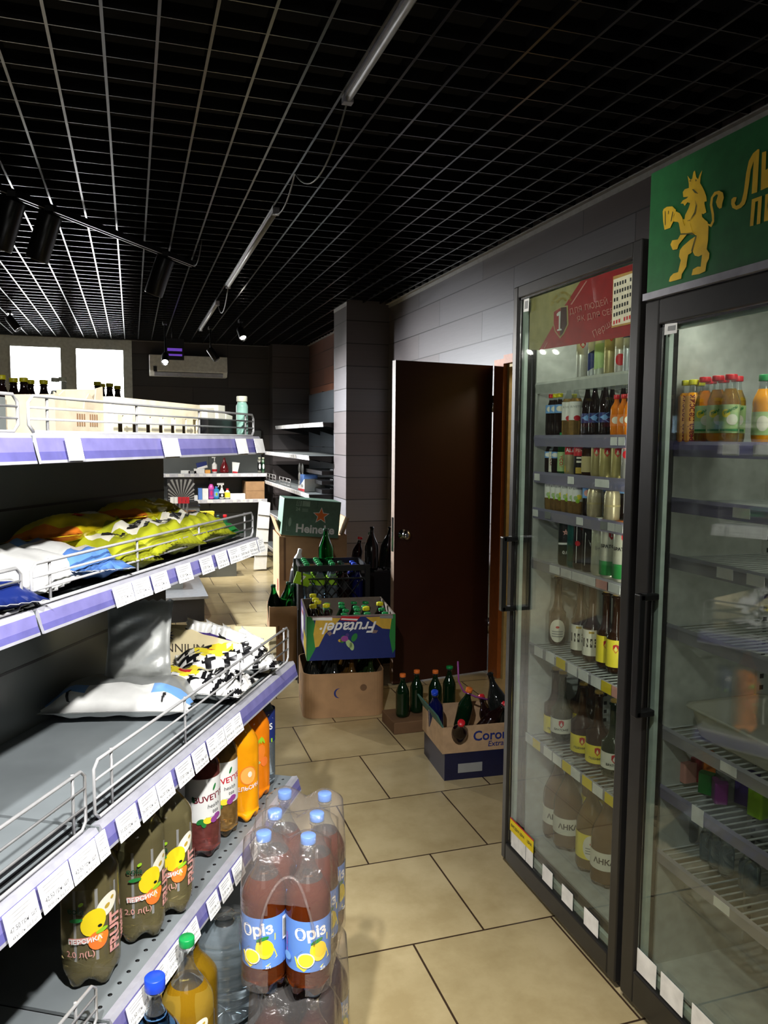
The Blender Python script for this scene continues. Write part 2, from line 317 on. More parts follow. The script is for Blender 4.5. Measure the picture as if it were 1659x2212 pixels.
# dead linear lights and their loose cable
m_tube = M('dead_light_diffuser', (150, 150, 146), .4)
def strip(y0, y1, lab, z=2.585):
    t = thing('linear_light', lab, 'light', (.715, (y0+y1)/2, z), 'linear lights')
    MB().box(.70, .73, y0, y1, z+.004, z+.022).build('channel', m_railedge, t); MB().tube([(.715, y0, z+.002), (.715, y1, z+.002)], .011, 10).build('diffuser', m_tube, t)
    for y in (y0, y1): MB().box(.698, .732, y-.015, y+.015, z-.01, z+.024).build('end_cap', m_railedge, t)
strip(1.3, 2.66, 'unlit white linear light running overhead at the top of the picture'); strip(4.05, 6.1, 'unlit white linear light hanging further back behind a loose cable')
strip(6.9, 8.6, 'unlit white linear light over the far end of the aisle')
def cable(name, pts, lab, r=.003): tag(MB().tube(pts, r, 6).build(name, m_ink), lab, 'cable')
def sag(a, b_, dz, n=14, sx=0.): return [Vector(a).lerp(Vector(b_), i/n)+Vector((sx*math.sin(math.pi*i/n), 0, -dz*4*(i/n)*(1-i/n))) for i in range(n+1)]
m_cab = M('grey_cable', (120, 120, 116), .5)
tag(MB().tube(sag((.715, 2.67, 2.58), (.69, 3.43, 2.585), .13)+sag((.69, 3.43, 2.585), (.715, 4.05, 2.58), .05, 8)[1:], .0035, 6).build('cable', m_cab), 'loose grey cable hanging between the two linear lights overhead', 'cable')
tag(MB().tube(sag((.715, 6.12, 2.58), (.72, 6.9, 2.58), .12), .0035, 6).build('cable', m_cab), 'loose cable drooping between the linear lights further back', 'cable')
tag(MB().tube(sag((.40, 5.3, 2.57), (.42, 4.9, 2.62), .06), .003, 6).build('cable', m_ink), 'short black cable at the end of the diagonal lighting track', 'cable')
# air conditioner, hanging screen
t = thing('air_conditioner', 'white split air conditioner high on the far wall right of the window', 'air conditioner', (.67, YF, 2.17))
m_ac = M('ac_white', (226, 226, 220), .4)
b = MB(); b.prism([(.215, YF, 2.445), (.215, YF-.18, 2.43), (.215, YF-.2, 2.24), (.215, YF-.15, 2.185), (.215, YF, 2.185)], (.91, 0, 0)); b.build('casing', m_ac, t, bevel=.008)
MB().obox((.67, YF-.178, 2.205), (.40, 0, 0), (0, .022, -.02), (0, .002, .002)).build('flap', m_railedge, t); MB().box(.26, .30, YF-.206, YF-.196, 2.23, 2.29).build('display', m_ink, t)
t = thing('hanging_screen', 'small dark hanging sign with lit violet lettering in front of the air conditioner', 'screen', (.4, 8.2, 2.3))
q = CAM+ray(372, 752)*(8.2/ray(372, 752).dot(fwd)); m_vio = M('violet_screen', (110, 70, 190), .3, emit=.5)
MB().box(q.x-.07, q.x+.12, q.y, q.y+.03, q.z-.12, q.z+.1).build('panel', m_black, t); MB().box(q.x-.05, q.x+.1, q.y-.003, q.y-.001, q.z-.03, q.z+.0).build('lit_line', m_vio, t); MB().box(q.x-.05, q.x+.1, q.y-.003, q.y-.001, q.z-.08, q.z-.06).build('lit_line', m_vio, t)
MB().tube([(q.x, q.y+.015, q.z+.1), (q.x, q.y+.015, 2.6)], .006).build('rod', m_blackmetal, t)

# ------------------------------------------------------------------ light
def spot(name, loc, to, W, ang, blend=.4, size=.04, col=(1, .96, .9)):
    l = bpy.data.lights.new(name, 'SPOT'); l.energy = W; l.spot_size = R(ang); l.spot_blend = blend; l.shadow_soft_size = size; l.color = col
    o = bpy.data.objects.new(name, l); COL.objects.link(o); o.location = loc; o.rotation_euler = (Vector(to)-Vector(loc)).to_track_quat('-Z', 'Y').to_euler(); return o
def area(name, loc, to, W, sx, sy, col=(1, 1, 1)):
    l = bpy.data.lights.new(name, 'AREA'); l.energy = W; l.shape = 'RECTANGLE'; l.size = sx; l.size_y = sy; l.color = col
    o = bpy.data.objects.new(name, l); COL.objects.link(o); o.location = loc; o.rotation_euler = (Vector(to)-Vector(loc)).to_track_quat('-Z', 'Y').to_euler(); return o
spot('aisle_spot', (-.30, .30, 2.5), (-.12, 1.40, 1.2), 190, 74, .85, .035, (1, .98, .97))
spot('aisle_spot', (.42, .12, 2.5), (-.12, 1.55, 1.2), 320, 58, .8, .04, (1, .98, .96))
spot('aisle_spot', (.05, .25, 2.5), (.56, 1.15, 0), 150, 44, 1., .05, (1, .93, .80))
spot('poster_fill', (-1.5, .8, 2.5), (1.19, 2.05, 1.8), 190, 26, .9, .05, (1, .97, .9))  # added fill aimed at the poster and refrigerator fronts, no fitting behind it
_l = bpy.data.lights.new('passage_fill', 'POINT'); _l.energy = 9; _l.color = (1, .85, .6); _l.shadow_soft_size = .08; _o = bpy.data.objects.new('passage_fill', _l); COL.objects.link(_o); _o.location = (2.65, 3.7, 2.1)  # added fill, brightens the beige door reveal
area('behind_camera_fill', (-.6, -1.7, 2.35), (.3, 2.2, .6), 6, 1.6, .6, (1, .97, .9))  # broad dim fill added behind the camera
for p in LAMPS[:3]: spot('track_beam', p, p+Vector((-.12, .75, -.6)), 130, 62, .7, .03)
spot('far_beam', LAMPS[3], LAMPS[3]+Vector((.2, .6, -.8)), 90, 90, .6)
spot('far_beam', LAMPS[4], (1.4, 8.6, .9), 120, 80, .6)
spot('far_beam', LAMPS[5], (1.9, 8.2, 1.0), 90, 90, .6)
for p in REFL[:3]: spot('row_beam', p, (2.05, 5.4, .75), 900, 46, .9, .03, (.90, .95, 1))
spot('row_beam', REFL[0], (1.74, 6.75, 1.45), 1300, 26, .9, .03, (.92, .96, 1))
spot('row_beam', REFL[0], (.6, 5.5, 0), 220, 80, .7)
w = bpy.data.worlds.new('world'); w.use_nodes = True; w.node_tree.nodes['Background'].inputs[0].default_value = (.5, .6, .75, 1); w.node_tree.nodes['Background'].inputs[1].default_value = .3; scn.world = w
# ------------------------------------------------------------------ bottles
def LIQ(name, rgb, rough=.02, trans=1., ior=1.33, **k): return M(name, rgb, rough, 0, trans, ior, var=0, **k)
m_pet = FILM('clear_pet', (236, 240, 240), .05, 1.5, .03, .03)
m_petg = LIQ('green_pet', (30, 150, 70)); m_petb = LIQ('blue_pet', (110, 165, 225))
m_yel = M('pale_yellow_water', (236, 220, 156), .03, 0, .88, 1.33, var=0); m_gold = M('golden_juice', (222, 172, 40), .03, 0, .8, 1.33, var=0); m_water = M('clear_water', (206, 224, 234), .03, 0, .86, 1.33, var=0)
m_pink = M('pink_tea', (190, 104, 96), .05, 0, .75, 1.33, var=.25, scale=90); m_amb = M('amber_tea', (206, 160, 92), .05, 0, .75, 1.33, var=.3, scale=90)
m_oran = M('orange_soda', (244, 160, 18), .06, 0, .1, 1.33, var=.06); m_oran2 = M('deep_orange_soda', (236, 130, 20), .06, 0, .1, 1.33, var=.06)
m_iced = M('iced_tea', (112, 50, 18), .04, 0, .6, 1.33, var=0); m_cola = M('cola', (26, 12, 10), .04, var=0); m_brown = M('brown_glass', (46, 24, 10), .04, var=.1)
m_dkgr = M('dark_green_glass', (10, 34, 16), .05, var=0); m_dkblue = M('dark_blue_bottle', (16, 20, 70), .06, var=0)
CAPC = {'yellow': (214, 206, 30), 'blue': (86, 132, 206), 'deepblue': (30, 70, 200), 'green': (20, 140, 70), 'red': (200, 30, 40), 'white': (230, 230, 226), 'pink': (232, 190, 204), 'pale': (222, 224, 200), 'orange': (232, 120, 50), 'dkgreen': (14, 60, 34), 'gold': (170, 140, 70)}
def cap_mat(c): return M('cap_'+c, CAPC[c], .35)
def colm(n, rgb, rough=.5): return M('print_'+n, rgb, rough, var=.04)
P_ = {k: colm(k, v) for k, v in dict(white=(240, 240, 236), cream=(236, 232, 214), red=(196, 26, 40), dkred=(120, 20, 34), black=(22, 22, 24), blue=(96, 140, 214), sky=(120, 170, 230), navy=(28, 44, 110), lime=(150, 200, 40), green=(40, 130, 60), yellow=(236, 210, 30), lemon=(246, 226, 60), peach=(240, 124, 50), blush=(248, 178, 88), rose=(222, 160, 150), purple=(150, 70, 150), tan=(186, 170, 120), orange=(236, 130, 40), grey=(140, 142, 140), pinklab=(222, 50, 110), teal=(20, 110, 104), gold=(190, 160, 60), dgreen=(16, 66, 40), palegreen=(176, 206, 140), violet=(80, 60, 130), limef=(168, 172, 40)).items()}
P_['mist'] = FILM('label_film_mist', (206, 206, 204), .15, 1.4, .03, .38)
PL = list(P_.keys()); PMATS = [P_[k] for k in PL]
def pi(k): return PL.index(k)
class Wrap:
    """prints laid on a round label: u runs round the bottle from its front, v up"""
    def __init__(s, mb, r): s.mb, s.r, s.k = mb, r, 0
    def pt(s, u, v, l): a = -math.pi/2+u/s.r; q = s.r+l; return (q*math.cos(a), q*math.sin(a), v)
    def lift(s): s.k += 1; return .0006+.00025*s.k
    def ell(s, u, v, a, b, m, rot=0.):
        l = s.lift(); vs = [s.pt(u, v, l)]; n = 20; fs = []
        for q in (.35, .7, 1): vs += [s.pt(u+q*x, v+q*y, l) for x, y in ell(0, 0, a, b, rot, n)]
        for k in range(n):
            fs.append((0, 1+k, 1+(k+1) % n)); 
            for j in (0, 1): fs.append((1+j*n+k, 1+(j+1)*n+k, 1+(j+1)*n+(k+1) % n, 1+j*n+(k+1) % n))
        s.mb.add(vs, fs, pi(m), True)
    def quad(s, u0, v0, u1, v1, m, sl=0.):
        l = s.lift(); n = 8; vs = []
        for i in range(n+1): u = u0+(u1-u0)*i/n; d = sl*i/n; vs += [s.pt(u, v0+d, l), s.pt(u, v1+d, l)]
        s.mb.add(vs, [(2*i, 2*i+2, 2*i+3, 2*i+1) for i in range(n)], pi(m), True)
    def pts(s, P, m): l = s.lift(); s.mb.add([s.pt(u, v, l) for u, v in P], [list(range(len(P)))], pi(m))
    def text(s, st, size, u, v, m, bold=.02, ang=0., shear=0.):
        vs, fs = text(st, size, bold, shear); l = s.lift(); ca, sa = math.cos(ang), math.sin(ang)
        s.mb.add([s.pt(u+x*ca-y*sa, v+x*sa+y*ca, l) for x, y, _ in vs], fs, pi(m))
BOT = {}
def bottle_kind(key, Rr, H, liq, cap, fill=.86, neck=.0125, sh=.60, nk=.86, petal=0., seg=24, glass=False, top=None, labels=(), bot=None, waist=0., caph=.016, capr=.0155):
    """body, cap and label meshes shared by every bottle of the kind; labels: (z0, z1, colour, draw)"""
    prof = [(.001, petal*.35+.001), (Rr*.5, petal*.2+.001), (Rr*.74, 0), (Rr*.93, .006+petal*.06), (Rr, .016+petal*.3)]
    if petal: prof += [(Rr, petal*.8), (Rr, petal*1.2)]
    z1, z2 = sh*H, nk*H; body = [prof[-1][1]+.004, *( [z1*.3, z1*.5, z1*.7] if waist else [z1*.5]), z1]
    for z in body: prof.append((Rr*(1-waist*math.sin(math.pi*min(1, z/z1))**2), z))
    for i in range(1, 9):
        q = i/8; e = q*q*(3-2*q) if not glass else q**.7*(2-q**.7); prof.append((Rr+(neck-Rr)*e, z1+(z2-z1)*q))
    ztop = H-caph*.9
    if z2 < ztop-.012: prof += [(neck, ztop-.009), (neck+.0035, ztop-.008), (neck+.0035, ztop-.005), (neck, ztop-.004)]
    prof += [(neck, ztop), (neck*.9, ztop+.001)]
    zf = fill*H; b = MB(); b.lathe(prof, seg, 0, (lambda z: 0 if z < zf else 1), petal)
    d = {'body': b.mesh(key+'_body', [liq, top or m_pet])}
    if cap:
        c = MB(); c.lathe([(capr*.98, H-caph), (capr, H-caph+.001), (capr, H-.0015), (capr*.93, H), (.001, H)], seg, 0); d['cap'] = c.mesh(key+'_cap', [cap_mat(cap)])
    for i, (a, bb, colr, draw) in enumerate(labels):
        l = MB()
        if colr: l.lathe([(Rr+.0005, a), (Rr+.0005, bb)], max(seg, 24), pi(colr), cap=False)
        w = Wrap(l, Rr)
        if draw: draw(w, a, bb)
        d['label' if i == 0 else 'neck_label'] = l.mesh(key+'_label', PMATS)
    BOT[key] = d; return d
def neck_label(Rr, a, b, colr, draw=None): return (a, b, colr, draw, Rr)
def bottle(key, loc, label, group=None, rz=0., rx=0., ry=0., cat='bottle', name='bottle'):
    t = thing(name, label, cat, pose(*loc, rz, rx, ry), group)
    for k, me in BOT[key].items(): child(k, me, t)
    return t
def to_cam(P): return math.atan2(CAM.y-P[1], CAM.x-P[0])+math.pi/2    # turn so the label front looks at the photographer

# --- label drawings
def d_fruit(w, a, b):
    w.quad(-.16, a, .16, b, 'mist')
    w.ell(.020, .162, .026, .017, 'cream', .75); w.ell(.020, .160, .006, .004, 'gold', .6); w.ell(.031, .172, .004, .003, 'gold', .6)
    w.ell(-.006, .137, .021, .027, 'yellow', -.5); w.ell(.005, .128, .004, .003, 'black')
    w.quad(-.052, .096, .004, .107, 'rose', .006); w.ell(.001, .101, .017, .018, 'peach'); w.ell(.006, .104, .007, .009, 'blush', .4); w.ell(.013, .104, .006, .012, 'orange', -.3)
    w.ell(.008, .119, .011, .004, 'lime', .3); w.text('ПЕРСИКА', .0125, -.022, .1035, 'white', .03, .11); w.text('2.0 л(L)', .016, -.03, .078, 'rose', .005, .06)
    w.text('FRUIT', .03, .034, .105, 'rose', .04, math.pi/2); w.text('water', .024, .055, .105, 'rose', .04, math.pi/2); w.text('eola', .018, -.036, .163, 'dgreen', .01); w.ell(-.026, .176, .005, .003, 'lime', .7); w.ell(-.035, .145, .012, .004, 'green', .2)
def d_tea(c1):
    def f(w, a, b):
        m = (a+b)/2; w.text('BUVETTE', .021, .014, m+.006, 'dkred' if c1 else 'red', .02, .12); w.text('health', .014, .022, m-.014, 'black', 0, .1, .2); w.text('tea', .014, .026, m-.028, 'black', 0, .1, .2)
        w.ell(.024, m+.032, .003, .009, 'green', -.4); w.ell(-.028, m+.004, .004, .008, 'dgreen', .2); w.text('Тонізує', .006, .012, m-.042, 'grey', 0, .1)
        w.ell(-.012, a+.004, .010, .006, 'green', .6); w.ell(-.004, a-.001, .006, .010, 'green', .2); w.ell(.006, a+.006, .011, .008, 'lemon'); w.ell(.021, a+.006, .009, .008, 'purple', .4); w.ell(.030, a+.014, .009, .007, 'purple')
    return f
def d_orange(w, a, b):
    w.ell(.016, .135, .024, .026, 'orange'); w.ell(.016, .135, .021, .023, 'blush'); w.ell(.02, .138, .006, .008, 'cream'); w.text('АПЕЛЬСИН', .015, .006, .1, 'orange', .05, .1); w.text('АПЕЛЬСИН', .015, .006, .1, 'white', .015, .1)
    for i in range(5): w.quad(-.045+.006*i, .09+.008*(i % 2), -.042+.006*i, .16, 'grey', .01)
def d_pop(w, a, b):
    w.pts([(-.014, .13), (.016, .12), (.004, .165)], 'lemon'); w.ell(.018, .142, .014, .024, 'orange', -.2); w.ell(.03, .115, .012, .014, 'peach'); w.text('POP', .016, .002, .112, 'palegreen', .03); w.text('2.0л', .015, -.004, .086, 'lime', 0); w.ell(.014, .178, .003, .010, 'lime', -.5); w.ell(.02, .18, .003, .010, 'lime', -.1); w.ell(.026, .178, .003, .010, 'lime', .4)
def d_alp(w, a, b):
    w.pts([(-.04, b-.03), (-.03, b-.012), (-.022, b-.02), (-.01, b-.004), (.004, b-.02), (.014, b-.008), (.03, b-.024), (.04, b-.03)], 'white'); w.text('ALPS', .026, .0, (a+b)/2-.002, 'white', .02, .1); w.quad(-.1, a, .1, a+.012, 'lime')
def d_lemon(w, a, b):
    h = b-a; w.quad(-.034, b-.042, .03, b-.008, 'violet') if 0 else None
    w.text('Оріз', .032, -.002, b-.026, 'white', .035, .12); w.pts([(-.004, b-.066), (.036, b-.048), (.036, b-.034), (-.002, b-.05)], 'yellow'); w.pts([(-.03, a+.01), (-.036, a+.03), (-.02, a+.045), (.006, a+.05), (.034, a+.04), (.04, a+.022), (.02, a+.006), (-.006, a+.012), (-.016, a+.002)], 'lemon')
    w.ell(.014, a+.042, .018, .021, 'lemon', .3); w.ell(.016, a+.045, .014, .016, 'yellow', .3); w.ell(.010, a+.064, .013, .004, 'green', .35); w.ell(-.012, a+.026, .017, .016, 'cream'); w.ell(-.012, a+.026, .0145, .0135, 'lemon')
    w.quad(.052, b-.055, .072, b-.006, 'white'); 
    for i in range(8): w.quad(.054+.002*i, b-.05, .0552+.002*i, b-.012, 'black')
    w.text('2л', .01, .02, a+.006, 'white', .01); w.text('смак лимона', .008, -.052, (a+b)/2, 'purple', .02, math.pi/2); w.ell(-.05, a+.03, .009, .009, 'sky')
def d_dots(c, c2=None):
    def f(w, a, b): w.ell(0, (a+b)/2, .012, (b-a)*.33, c); (w.ell(0, (a+b)/2, .006, (b-a)*.16, c2) if c2 else None)
    return f
def d_txt(st, size, c, bold=.02, ang=0., dz=0.): return lambda w, a, b: w.text(st, size, 0, (a+b)/2+dz, c, bold, ang)
def d_one(st=None):
    def f(w, a, b):
        m = b-(b-a)*.3; w.pts([(-.008, m+.009), (0, m+.012), (.008, m+.009), (.008, m-.004), (0, m-.014), (-.008, m-.004)], 'red'); w.text('1', .014, 0, m-.001, 'white', .02)
        if st: w.text(st, .009, 0, a+(b-a)*.28, 'black', .03)
    return f
def d_anka(w, a, b): h = (b-a)/3; w.quad(-.05, a+h, .05, a+2*h, 'black'); w.text('АНКА', .016, .002, a+1.5*h, 'cream', .04); w.quad(-.008, b-h*.4, .008, b-h*.15, 'gold')
def d_oval(w, a, b): w.ell(0, (a+b)/2, .027, (b-a)/2, 'cream'); w.ell(0, (a+b)/2+.012, .006, .004, 'red'); [w.quad(-.018, (a+b)/2-.004-.008*i, .018, (a+b)/2-.001-.008*i, 'grey') for i in range(3)]
def d_fruitlab(w, a, b):
    w.text('BUVETTE', .008, .0, b-.016, 'black', 0); w.ell(.004, a+.004, .008, .008, 'lemon'); w.ell(-.006, a+.001, .006, .007, 'palegreen'); w.ell(.0, a-.008, .006, .006, 'lime')
def d_snow(w, a, b): [w.quad(-.014*math.cos(t)-.001, (a+b)/2, .014*math.cos(t)+.001, (a+b)/2+.0018, 'sky', .022*math.sin(t)) for t in (0, .7, -.7)]; w.ell(0, (a+b)/2, .008, .007, 'sky')
def d_peach(w, a, b): w.text('peach персик', .018, -.002, (a+b)/2, 'dkred', .02, math.pi/2); w.ell(.012, a+.022, .008, .008, 'peach'); w.quad(-.1, a, .1, a+.014, 'red')
def d_lemonade(w, a, b): w.ell(-.008, (a+b)/2+.012, .009, .009, 'lemon'); w.ell(.006, (a+b)/2-.002, .012, .012, 'cream'); w.ell(-.007, a+.01, .007, .007, 'palegreen'); w.quad(-.02, a+.004, .02, a+.009, 'green'); w.text('лимон', .010, .002, b-.012, 'green', .03, .5)

def K(*a, **k): return bottle_kind(*a, **k)
# near shelf
K('fruit', .0535, .335, m_yel, 'yellow', .80, petal=.034, seg=40, sh=.64, labels=[(.062, .2, None, d_fruit)])
K('tea_pink', .0425, .325, m_pink, 'pink', .86, petal=.026, seg=40, sh=.70, labels=[(.095, .205, 'white', d_tea(1))])
K('tea_amber', .0425, .325, m_amb, 'pink', .86, petal=.026, seg=40, sh=.70, labels=[(.095, .205, 'white', d_tea(0))])
K('orange', .046, .335, m_oran, 'orange', .9, petal=.032, seg=36, sh=.62, labels=[(.07, .19, None, d_orange)])
K('orange_b', .044, .335, m_oran2, 'orange', .88, petal=.032, seg=36, sh=.62, labels=[(.07, .19, None, d_pop)])
K('alp', .037, .325, m_water, 'blue', .8, petal=.022, seg=30, sh=.66, labels=[(.14, .235, 'navy', d_alp)])
K('gold', .052, .33, m_gold, 'green', .72, petal=.03, seg=36, sh=.58, labels=[(.06, .17, None, d_fruit)])
K('bluewater', .05, .33, m_petb, 'deepblue', .8, petal=.03, seg=32, sh=.6, capr=.019, caph=.024)
K('gold_b', .052, .255, m_gold, None, .9, petal=.03, seg=36, sh=.6)
K('big', .078, .255, m_water, None, .84, petal=.02, seg=36, sh=.74, neck=.02, waist=.06)
K('icetea', .0456, .325, m_iced, 'blue', .74, petal=.03, seg=32, sh=.60, labels=[(.062, .168, 'blue', d_lemon)])
K('darktea', .0456, .325, M('dark_tea', (64, 24, 16), .04, 0, .4, 1.33, var=0), 'blue', .86, petal=.03, seg=28, sh=.60, labels=[(.062, .168, 'blue', d_lemon)])
# half litres behind the gondola, far shelves
K('cola_y', .031, .235, m_cola, 'yellow', .975, sh=.55, seg=18, labels=[(.075, .12, 'pinklab', None)])
K('clear_s', .031, .235, m_water, 'pale', .8, sh=.55, seg=18)
K('cola_b', .031, .215, m_cola, 'yellow', .975, sh=.55, seg=18, labels=[(.06, .10, 'sky', None)])
K('cola_r', .031, .215, m_cola, 'red', .975, sh=.55, seg=18, labels=[(.06, .10, 'red', None)])
# fridge rows
K('f_cola', .017, .16, m_cola, 'yellow', .88, sh=.5, seg=16, neck=.0065, capr=.0085, caph=.012, labels=[(.04, .068, 'navy', d_snow)])
K('f_blue', .0165, .135, m_cola, 'yellow', .86, sh=.6, seg=16, neck=.0065, capr=.0085, caph=.012, labels=[(.074, .1, 'sky', d_dots('cream'))])
K('f_bluer', .0165, .135, m_cola, 'red', .86, sh=.6, seg=16, neck=.0065, capr=.0085, caph=.012, labels=[(.074, .1, 'sky', d_dots('cream'))])
K('f_tea', .0195, .162, m_amb, 'pale', .7, sh=.62, seg=16, neck=.0065, capr=.0085, caph=.012, labels=[(.05, .105, 'white', lambda w, a, b: (w.text('BUVETTE', .009, 0, (a+b)/2+.012, 'grey', 0), w.ell(.004, a+.006, .01, .008, 'red')))])
K('f_red', .016, .115, m_oran2, 'red', .9, sh=.66, seg=16, neck=.0065, capr=.0085, caph=.012, labels=[(.03, .06, 'orange', d_dots('cream'))])
K('f_moji', .014, .15, LIQ('mint_drink', (120, 210, 120)), 'green', .8, sh=.7, seg=16, neck=.0065, capr=.0085, caph=.012, labels=[(.02, .11, 'palegreen', d_txt('MOJITO', .014, 'green', .02, math.pi/2))])
K('f_voda', .010, .10, m_water, 'white', .8, sh=.75, seg=14, neck=.0065, capr=.0085, caph=.01, labels=[(.006, .07, 'cream', d_txt('VODA', .014, 'dkred', .03, math.pi/2))])
K('f_green', .013, .13, m_petg, 'green', .8, sh=.6, seg=14, neck=.0065, capr=.0085, caph=.012, labels=[(.01, .07, 'palegreen', d_txt('VODA', .014, 'red', .03, math.pi/2))])
K('f_darkor', .013, .105, m_cola, 'orange', .85, sh=.6, seg=14, neck=.0065, capr=.0085, caph=.012, labels=[(.05, .07, 'sky', d_dots('white'))])
K('f_yog', .0165, .112, m_amb, 'pink', .4, sh=.72, seg=16, neck=.008, capr=.0105, caph=.012, top=P_['white'], labels=[(.05, .094, 'white', d_fruitlab)])
K('f_red2', .016, .125, m_cola, 'red', .85, sh=.6, seg=14, neck=.0065, capr=.0085, caph=.012, labels=[(.055, .085, 'sky', d_dots('rose')), ])
K('f_ship', .019, .126, m_brown, None, .95, sh=.66, seg=16, neck=.011, glass=True, labels=[(.014, .06, 'tan', None)])
K('f_beer', .027, .245, m_brown, 'gold', .97, sh=.46, nk=.68, seg=18, neck=.0125, capr=.013, caph=.008, glass=True, labels=[(.02, .1, 'cream', d_anka)])
K('f_beer_y', .027, .235, m_brown, 'gold', .97, sh=.46, nk=.68, seg=18, neck=.0125, capr=.013, caph=.008, glass=True, labels=[(.02, .1, 'lemon', d_one())])
K('f_beer_o', .028, .235, m_brown, 'gold', .97, sh=.46, nk=.68, seg=18, neck=.0125, capr=.013, caph=.008, glass=True, labels=[(.012, .088, None, d_oval)])
K('f_low', .035, .23, m_brown, 'gold', .97, sh=.46, nk=.7, seg=18, neck=.0125, capr=.013, caph=.008, glass=True, labels=[(.014, .07, 'lemon', d_one('ПШЕНИЧНЕ'))])
K('f_lowc', .035, .23, m_dkgr, 'gold', .97, sh=.46, nk=.7, seg=18, neck=.0125, capr=.013, caph=.008, glass=True, labels=[(.03, .078, 'cream', d_one('БРАТСЬКЕ'))])
K('f_keg', .047, .30, M('amber_pet', (92, 62, 26), .06, var=.1), 'white', .9, sh=.5, seg=22, petal=.02, labels=[(.06, .115, 'cream', d_txt('АНКА', .024, 'black', .03))])
K('f_kegy', .047, .30, M('amber_pet_b', (104, 78, 34), .06, var=.1), 'gold', .9, sh=.5, seg=22, petal=.02, labels=[(.05, .13, 'lemon', d_oval)])
K('f_peach', .0175, .15, m_oran, 'yellow', .8, sh=.7, seg=16, neck=.009, capr=.0115, caph=.012, labels=[(.008, .112, 'blush', d_peach)])
K('f_lem', .021, .155, m_gold, 'red', .78, sh=.6, seg=16, neck=.010, capr=.013, caph=.012, labels=[(.025, .088, 'palegreen', d_lemonade)])
K('f_lem_o', .022, .15, m_oran, 'green', .8, sh=.6, seg=16, neck=.010, capr=.012, caph=.014, labels=[(.02, .07, 'palegreen', d_dots('cream'))])
K('f_small', .016, .10, m_water, 'white', .7, sh=.6, seg=14, neck=.008, capr=.010, caph=.011)
K('f_smallb', .018, .10, m_water, 'blue', .7, sh=.6, seg=14, neck=.008, capr=.012, caph=.011)
# floor stacks
K('s_green', .046, .30, m_petg, 'dkgreen', .9, sh=.55, nk=.93, neck=.014, seg=20, petal=.025, top=m_petg)
K('s_gcap', .03, .23, m_water, 'green', .8, sh=.55, seg=16, top=m_pet, labels=[(.10, .145, 'lime', d_dots('white', 'red'))])
K('s_ycap', .034, .24, m_cola, 'yellow', .86, sh=.6, seg=18, capr=.019, caph=.017)
K('s_gcap2', .034, .225, m_dkgr, 'green', .9, sh=.55, seg=18, capr=.018, caph=.012)
K('s_pep', .034, .235, m_cola, 'dkgreen', .9, sh=.6, seg=18, labels=[(.10, .15, 'black', d_dots('red', 'white'))])
K('s_blue', .034, .235, m_dkblue, 'deepblue', .9, sh=.6, seg=18)
K('s_dark', .045, .30, M('dark_bottle', (26, 28, 26), .05, var=0), None, .98, sh=.5, seg=20, petal=.02)
K('s_amber', .045, .30, M('dark_amber_bottle', (70, 48, 18), .05, var=.1), None, .98, sh=.5, seg=20, petal=.02)
K('s_dkg', .045, .30, M('olive_bottle', (30, 44, 20), .05, var=.1), None, .98, sh=.5, seg=20, petal=.02)
K('s_red', .034, .22, m_cola, 'red', .88, sh=.55, seg=18)
K('s_org', .034, .22, m_dkgr, 'orange', .88, sh=.55, seg=18)
# ------------------------------------------------------------------ the near shelving (two bays, 30 degrees to the room)
ORD = ['first', 'second', 'third', 'fourth', 'fifth', 'sixth', 'seventh', 'eighth', 'ninth', 'tenth', 'eleventh', 'twelfth', 'thirteenth', 'fourteenth', 'fifteenth', 'sixteenth']
LEV = {'s1': (1.452, .857, 1.405), 's2': (1.152, .862, 1.113), 's3': (.778, .752, .735), 's4': (.42, .742, .378)}
WP = 1.167
PRICES = {'s1': [], 's2': ['42.00', '36.50', '31.00', '32.50', '45.00', '42.50', '35.00', '32.00', '35.00', '28.00'],
          's3': ['83.00', '47.50', '42.50', '42.50', '32.00', '31.00', '36.00', '46.00', '17.00', '70.00', '33.50', '60.00'], 's4': ['11.50', '19.90', '15.50', '25.00', '18.00', '22.50', '31.00', '27.50', '20.00']}
TAGS = {'s1': [(1.234, 1.28), (1.583, 1.658), (1.994, 2.066), (2.127, 2.195)],
        's2': [(.62, .69), (.8, .87), (1.383, 1.453), (1.457, 1.525), (1.535, 1.605), (1.65, 1.722), (1.773, 1.842), (1.867, 1.935), (1.947, 2.018), (2.02, 2.086), (2.088, 2.152), (2.160, 2.205)],
        's3': [(.80, .87), (.905, .975), (.982, 1.056), (1.06, 1.13), (1.133, 1.162), (1.196, 1.262), (1.273, 1.335), (1.339, 1.40), (1.42, 1.486), (1.494, 1.558), (1.567, 1.61), (1.612, 1.656), (1.66, 1.708), (1.71, 1.758)],
        's4': [(1.198, 1.265), (1.282, 1.345), (1.347, 1.40), (1.402, 1.45), (1.452, 1.484), (1.535, 1.588), (1.602, 1.66), (1.676, 1.736), (1.79, 1.845)]}
GUARD = {'s1': 1.519, 's2': 1.23, 's3': .888}
